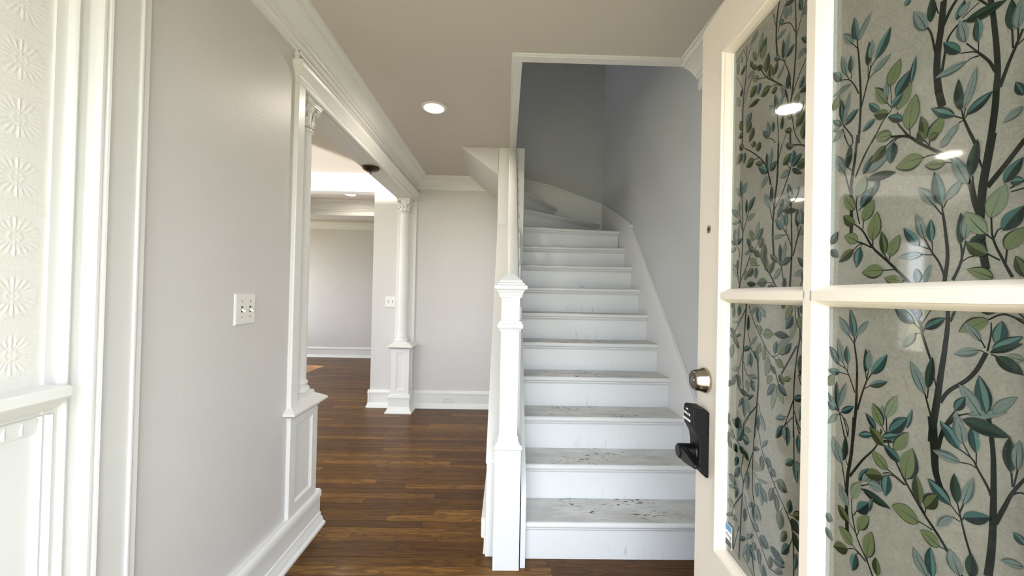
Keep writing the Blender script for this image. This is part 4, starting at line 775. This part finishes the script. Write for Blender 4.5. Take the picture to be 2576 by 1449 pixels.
def leaf_shape(b, t, w):
    b, t = Vector(b), Vector(t); ax = t-b; L = ax.length
    if L < 1e-6: return None
    ax /= L; nx = Vector((-ax[1], ax[0])); n = 9; up = []; dn = []; mid = []
    bend = (hash((round(b[0]*1e4), round(t[1]*1e4))) % 100/100-0.5)*0.10*L
    for i in range(n+1):
        q = i/n; prof = (math.sin(math.pi*q**0.85))**0.85 if 0 < q < 1 else 0
        cpt = b+ax*L*q+nx*bend*math.sin(math.pi*q); mid.append(cpt)
        up.append(cpt+nx*w/2*prof); dn.append(cpt-nx*w/2*prof)
    return up, mid, dn
def build_print(xlo, xhi, zlo, zhi, pane):
    keys = sorted(FM); mats = [FM[k] for k in keys]; ix = {k: i for i, k in enumerate(keys)}
    mb = MB(); cnt = 0
    def inside(p): return xlo-0.02 < p[0] < xhi+0.02 and zlo-0.015 < p[1] < zhi+0.015
    def clip(p): return (min(max(p[0], xlo-0.002), xhi+0.002), min(max(p[1], zlo-0.002), zhi+0.002))
    def poly(strip_a, strip_b, key, dep):
        n = len(strip_a); vs = [(clip(p)[0], dep, clip(p)[1]) for p in strip_a]+[(clip(p)[0], dep, clip(p)[1]) for p in strip_b]
        mb.add(vs, [(i, i+1, n+i+1, n+i) for i in range(n-1)], ix[key])
    base = GD-0.0002
    for it in STEMS.split(';'):
        pts, th = it.split('|'); pv = list(map(int, pts.split())); th = list(map(float, th.split()))
        P = [Vector((pv[i]/1000, pv[i+1]/1000)) for i in range(0, len(pv), 2)]
        if not any(inside(p) for p in P): continue
        # smooth the polyline (Catmull-Rom) and give it a tapering width
        Q = []; W = []; n = len(P)
        for i in range(n-1):
            p0, p1, p2, p3 = P[max(i-1, 0)], P[i], P[i+1], P[min(i+2, n-1)]
            for s_ in range(5):
                u = s_/5; Q.append(0.5*((2*p1)+(-p0+p2)*u+(2*p0-5*p1+4*p2-p3)*u*u+(-p0+3*p1-3*p2+p3)*u**3)); W.append((i+u)/(n-1))
        Q.append(P[-1]); W.append(1.0); A_ = []; B_ = []
        for i, q in enumerate(Q):
            tv = (Q[min(i+1, len(Q)-1)]-Q[max(i-1, 0)]); tv = tv.normalized() if tv.length > 1e-7 else Vector((0, 1)); nn = Vector((-tv[1], tv[0]))
            wd = (th[0]+(th[1]-th[0])*W[i])/1000*0.5; A_.append(q+nn*wd); B_.append(q-nn*wd)
        cnt += 1; poly(A_, B_, 'S1', base-cnt*1.5e-6)
    cnt = 0
    for it in LEAVES.split(';'):
        f = it.split(); b = (int(f[0])/1000, int(f[1])/1000); t = (int(f[2])/1000, int(f[3])/1000); w = int(f[4])/1000; cl = f[5]
        if not (inside(b) or inside(t)): continue
        r = leaf_shape(b, t, w)
        if not r: continue
        up, mid, dn = r; cnt += 1; dp = base-0.0006-cnt*4e-6
        r2 = leaf_shape((b[0]-(t[0]-b[0])*0.02, b[1]-(t[1]-b[1])*0.02), (t[0]+(t[0]-b[0])*0.025, t[1]+(t[1]-b[1])*0.025), w+0.0014)
        poly(r2[0], r2[2], cl+'2' if cl in 'PH' else 'E1', dp+2.4e-6)
        lit = up if t[0] >= b[0] else dn; shd = dn if t[0] >= b[0] else up
        poly(lit, mid, cl+'1', dp); poly(mid, shd, cl+('2' if cl in 'DTKO' else '1'), dp)
        ribw = 0.0009; k0 = int(len(mid)*0.8)
        rb_a = [p+Vector((ribw/2*(1-i/len(mid)), ribw/2*(1-i/len(mid)))) for i, p in enumerate(mid[:k0])]
        rb_b = [p-Vector((ribw/2*(1-i/len(mid)), ribw/2*(1-i/len(mid)))) for i, p in enumerate(mid[:k0])]
        poly(rb_a, rb_b, 'E1', dp-1.2e-6)
    if mb.v:
        dm(mb).build('film_print', mats, pane, fix=False)
panes = [(G0, MC-.0215, ZM+.0185, ZG1), (MC+.0215, G1, ZM+.0185, ZG1), (G0, MC-.0215, ZG0, ZM-.0185), (MC+.0215, G1, ZG0, ZM-.0185)]
for (xa, xb, za, zb) in panes:
    pane = dbox('glass_pane', xa-.003, xb+.003, za-.003, zb+.003, GD, GD+.005, door, M['film'])
    # the film stops short of the bead on the latch side: bare glass shows as a pale strip
    dbox('film_edge', xa-.001, xa+.0075, za-.001, zb+.001, GD-.0001, GD+.0001, pane, M['gap'])
    build_print(xa, xb, za, zb, pane)

# security sticker in the corner of the lower pane
stk = dbox('sticker', .1365, .1655, .6535, .7085, GD-.0036, GD-.0030, door, plain('sticker_white', (0.85, 0.86, 0.87, 1), 0.25))
dbox('sticker_band', .1378, .1642, .6915, .7072, GD-.0038, GD-.0036, stk, plain('sticker_blue', srgb(70, 140, 190), 0.25))
dbox('sticker_band', .1378, .1642, .6548, .6700, GD-.0038, GD-.0036, stk, plain('sticker_black', srgb(32, 36, 40), 0.25))
def text(body, size, x, z, y_, mat, parent, name):
    cu = bpy.data.curves.new('lettering', 'FONT'); cu.body = body; cu.size = size; cu.align_x = 'CENTER'; cu.align_y = 'CENTER'; cu.extrude = 0.00005
    o = bpy.data.objects.new('lettering', cu); COL.objects.link(o)
    dg = bpy.context.evaluated_depsgraph_get(); me = bpy.data.meshes.new_from_object(o.evaluated_get(dg))
    bpy.data.objects.remove(o)
    for v in me.vertices:
        a, b_, c_ = v.co; px_, pz_ = x+a, z+b_; v.co = (px_-(2.03-pz_)*LEAN, y_-c_, pz_+px_*LEAN)
    me.materials.clear(); me.materials.append(mat)
    q = bpy.data.objects.new(name, me); COL.objects.link(q); q.parent = parent; return q
text('ring', 0.0155, .151, .6815, GD-.0038, plain('ink_grey', srgb(70, 76, 82), 0.4), stk, 'lettering')
text('SECURITY', 0.0042, .151, .6995, GD-.0039, plain('ink_pale', srgb(190, 215, 230), 0.4), stk, 'lettering') if False else None

# deadbolt, peephole
def lathe_y(prof, x, z, n=36): return dm(MB().lathe([(r, y_) for r, y_ in prof], x, 0, n, axis='y', cz=z))
db = lathe_y([(.0, .001), (.0335, .001), (.0345, -.004), (.0335, -.009), (.0315, -.011), (.0290, -.024), (.0262, -.034), (.0245, -.0355), (.0, -.0355)], .052, 1.041).build('deadbolt', M['nickel'], door, smooth=True)
lathe_y([(.0, -.0352), (.0238, -.0352), (.0232, -.0362), (.0115, -.0362), (.0110, -.0350), (.0, -.0350)], .052, 1.041).build('deadbolt_face', M['nickel_dark'], db, smooth=True)
lathe_y([(.0, -.0350), (.0085, -.0350), (.0085, -.0368), (.0, -.0370)], .052, 1.041, 20).build('key_cylinder', M['nickel'], db, smooth=True)
dm(MB().box(.0514, .0526, -.0375, -.0366, 1.0365, 1.0455)).build('keyway', M['dark'], db)
ph = lathe_y([(.0, .001), (.0105, .001), (.0105, -.002), (.0085, -.003), (.0065, -.0025), (.0, -.0025)], .056, 1.453, 20).build('peephole', M['nickel'], door, smooth=True)
lathe_y([(.0, -.0026), (.006, -.0026), (.003, -.0034), (.0, -.0036)], .056, 1.453, 16).build('peephole_lens', M['dark'], ph, smooth=True)
# keypad lock: wedge-shaped housing, keypad head, lever
kl = _empty('keypad_lock', (0, 0, 0), parent=door)
hs = [(0, .785), (0, .958), (-.012, .968), (-.040, .970), (-.044, .966), (-.046, .945), (-.043, .918), (-.030, .893), (-.026, .870), (-.026, .835), (-.027, .815), (-.018, .795), (-.006, .785)]
mb = MB(); xs0, xs1 = .013, .077
mb.prism([(a, b_) for a, b_ in hs], 'x', xs0+.004, xs1-.0)
dm(mb).build('housing', M['black'], kl, bevel=0.003)
# keypad face slants to meet the eye; ten keys and a lamp
for r_ in range(2):
    for q in range(5):
        x_ = .0215+q*.0095; z_ = .947-r_*.016
        dm(MB().lathe([(.0, -.0448), (.0036, -.0448), (.0034, -.0466), (.0, -.0470)], x_, 0, 10, axis='y', cz=z_)).build('key_button', M['key'], kl, smooth=True)
dm(MB().box(.036, .046, -.0462, -.0440, .957, .961)).build('indicator', M['key'], kl, bevel=0.0008)
sp_ = lathe_y([(.0, -.020), (.0205, -.020), (.0205, -.060), (.0195, -.066), (.016, -.069), (.0, -.0695)], .040, .842, 28).build('lever_spindle', M['black2'], kl, smooth=True)
lv = MB()
lp = [(.030, .858), (.060, .858), (.100, .853), (.135, .846), (.140, .840), (.135, .834), (.105, .828), (.080, .824), (.050, .822), (.030, .826)]
vs = [(a, -.048, b_) for a, b_ in lp]+[(a, -.066, b_) for a, b_ in lp]; n = len(lp)
lv.add(vs, [tuple(range(n))[::-1], tuple(range(n, 2*n))]+[(i, (i+1) % n, (i+1) % n+n, i+n) for i in range(n)])
dm(lv).build('lever', M['black2'], kl, bevel=0.004)
dm(MB().lathe([(.0, -.026), (.024, -.026), (.023, -.030), (.0, -.030)], .044, 0, 24, axis='y', cz=.842)).build('lever_rose', M['black2'], kl, smooth=True)
# hinges at the jamb side
for hz in (0.25, 1.05, 1.80):
    dm(MB().lathe([(.0, hz-.05), (.007, hz-.05), (.007, hz+.05), (.0, hz+.05)], DW+.004, DT+.003, 12)).build('hinge', M['nickel'], door, smooth=True)
# door frame around the opening behind the camera
t = MB(); t.box(-0.50, -0.46, -0.11, 0.07, 0, 2.10); t.box(0.53, 0.57, -0.11, 0.07, 0, 2.10); t.box(-0.50, 0.57, -0.11, 0.07, 2.06, 2.10)
struct(t.build('trim_door_frame', TW))

# ================================================================ SWITCHES AND OUTLET
def frame_of(n, origin):
    # local x across, z up, y out of the wall -> world
    return origin, n
def plate_thing(name, label, cat, origin, across, out, w_, h_, kind, up=(0, 0, 1), group=None):
    o = _empty(name, origin); A = Vector(across); O = Vector(out); U = Vector(up)
    o.matrix_world = Matrix(((A[0], O[0], U[0], origin[0]), (A[1], O[1], U[1], origin[1]), (A[2], O[2], U[2], origin[2]), (0, 0, 0, 1)))
    tag(o, label, cat, group)
    st = [(0, 0), (0, .0022), (-.0015, .0036), (-.005, .0060), (-.0075, .0064)]
    vs = []; fs = []
    for e, dp in st: vs += [(-w_/2-e, dp, -h_/2-e), (w_/2+e, dp, -h_/2-e), (w_/2+e, dp, h_/2+e), (-w_/2-e, dp, h_/2+e)]
    for i in range(len(st)-1):
        for k in range(4): fs.append((i*4+k, i*4+(k+1) % 4, (i+1)*4+(k+1) % 4, (i+1)*4+k))
    fs += [(3, 2, 1, 0), tuple(len(vs)-4+k for k in range(4))]
    vs = [(x/ w_*w_ if True else x, y_, z_) for x, y_, z_ in vs]
    mb = MB(); mb.add([(max(-w_/2, min(w_/2, x*1.0)), y_, max(-h_/2, min(h_/2, z_))) for x, y_, z_ in vs], fs) if False else mb.add(
        [(x+(0), y_, z_) for x, y_, z_ in [((-1 if q % 4 in (0, 3) else 1)*(w_/2+st[q//4][0]), st[q//4][1], (-1 if q % 4 < 2 else 1)*(h_/2+st[q//4][0])) for q in range(len(vs))]], fs)
    mb.build('plate', M['plate'], o)
    if kind == 'switch':
        for sx in (-.023, .023):
            for sz in (-.030, .030):
                MB().lathe([(.0, .0060), (.0032, .0060), (.0032, .0072), (.0, .0074)], sx, 0, 10, axis='y', cz=sz).build('screw', M['nickel'], o)
            MB().box(sx-.0050, sx+.0050, .0058, .0068, -.0115, .0115).build('toggle_slot', M['dark'], o)
            tg = MB(); tg.add([(sx-.0036, .005, -.005), (sx+.0036, .005, -.005), (sx+.0036, .005, .006), (sx-.0036, .005, .006), (sx-.0030, .021, -.012), (sx+.0030, .021, -.012), (sx+.0030, .0225, -.004), (sx-.0030, .0225, -.004)],
                   [(0, 1, 2, 3), (4, 7, 6, 5), (0, 4, 5, 1), (1, 5, 6, 2), (2, 6, 7, 3), (3, 7, 4, 0)])
            tg.build('toggle', M['plate'], o, bevel=0.0008)
    else:
        for sx in (-.0195, .0195):
            rc = MB(); pts = []
            for i in range(24):
                a = 2*math.pi*i/24; pts.append((sx+max(-.0145, min(.0145, .0172*math.cos(a))), .0172*math.sin(a)*0.98))
            n = len(pts); rc.add([(p[0], .0058, p[1]) for p in pts]+[(p[0], .0074, p[1]) for p in pts], [tuple(range(n))[::-1], tuple(range(n, 2*n))]+[(i, (i+1) % n, (i+1) % n+n, i+n) for i in range(n)])
            r_ = rc.build('receptacle', M['plate'], o)
            for sz in (-.006, .006): MB().box(sx-.006, sx+.001, .0070, .0078, sz-.0011, sz+.0011).build('slot', M['dark'], r_)
            MB().lathe([(.0, .0070), (.0024, .0070), (.0024, .0078), (.0, .0078)], sx+.007, 0, 10, axis='y', cz=0).build('slot', M['dark'], r_)
        MB().lathe([(.0, .0060), (.003, .0060), (.003, .0070), (.0, .0072)], 0, 0, 10, axis='y', cz=0).build('screw', M['nickel'], o)
    return o
plate_thing('light_switch', 'white double toggle switch plate on the blank left wall near the camera', 'light switch', (XL, 1.481, 1.186), (0, 1, 0), (1, 0, 0), .117, .120, 'switch')
plate_thing('light_switch', 'small white double switch plate on the pier left of the far column', 'light switch', (-1.255, YB, 1.145), (1, 0, 0), (0, -1, 0), .115, .122, 'switch')
plate_thing('power_outlet', 'white duplex outlet set sideways in the back wall baseboard', 'outlet', (-0.604, YB-0.014, 0.097), (1, 0, 0), (0, -1, 0), .120, .074, 'outlet')

# ================================================================ CEILING LIGHTS
def downlight(x, y_, label, power):
    o = tag(root('recessed_light', (x, y_, ZC)), label, 'ceiling light', 'recessed ceiling lights')
    MB().lathe([(.067, ZC-.001), (.086, ZC-.001), (.086, ZC-.004), (.080, ZC-.008), (.070, ZC-.010), (.066, ZC-.008), (.067, ZC-.001)], x, y_, 48).build('trim_ring', M['trim'], o, smooth=True)
    MB().lathe([(.0, ZC-.004), (.066, ZC-.004), (.066, ZC-.007), (.0, ZC-.008)], x, y_, 40).build('lens', M['lens'], o, smooth=True)
    l = bpy.data.lights.new('lamp', 'AREA'); l.shape = 'DISK'; l.size = 0.12; l.energy = power; l.color = (1.0, 0.90, 0.76)
    lo = bpy.data.objects.new('lamp', l); COL.objects.link(lo); lo.location = (x, y_, ZC-.012)
    return o
downlight(-0.504, 2.521, 'lit recessed ceiling light in the hall ceiling left of the stairs', 3.0)
downlight(-2.027, 4.885, 'tiny lit recessed ceiling light seen through the opening in the far room', 3.0)
downlight(-2.28, 3.402, 'recessed ceiling light in the side room, seen only mirrored in the door glass', 3.0)
cn = tag(root('ceiling_canopy', (-1.088, 3.0, 2.240)), 'dark bronze light canopy with finial under the opening head', 'light canopy')
MB().lathe([(.0, 2.2415), (.066, 2.2415), (.068, 2.2370), (.068, 2.2300), (.064, 2.2250), (.052, 2.2160), (.030, 2.2080), (.0, 2.2050)], -1.088, 3.0, 40).build('dome', M['bronze'], cn, smooth=True)
MB().lathe([(.0, 2.2080), (.004, 2.2080), (.004, 2.1980), (.0065, 2.1950), (.0065, 2.194), (.003, 2.189), (.0, 2.188)], -1.088, 3.0, 16).build('finial', M['nickel_dark'], cn, smooth=True)
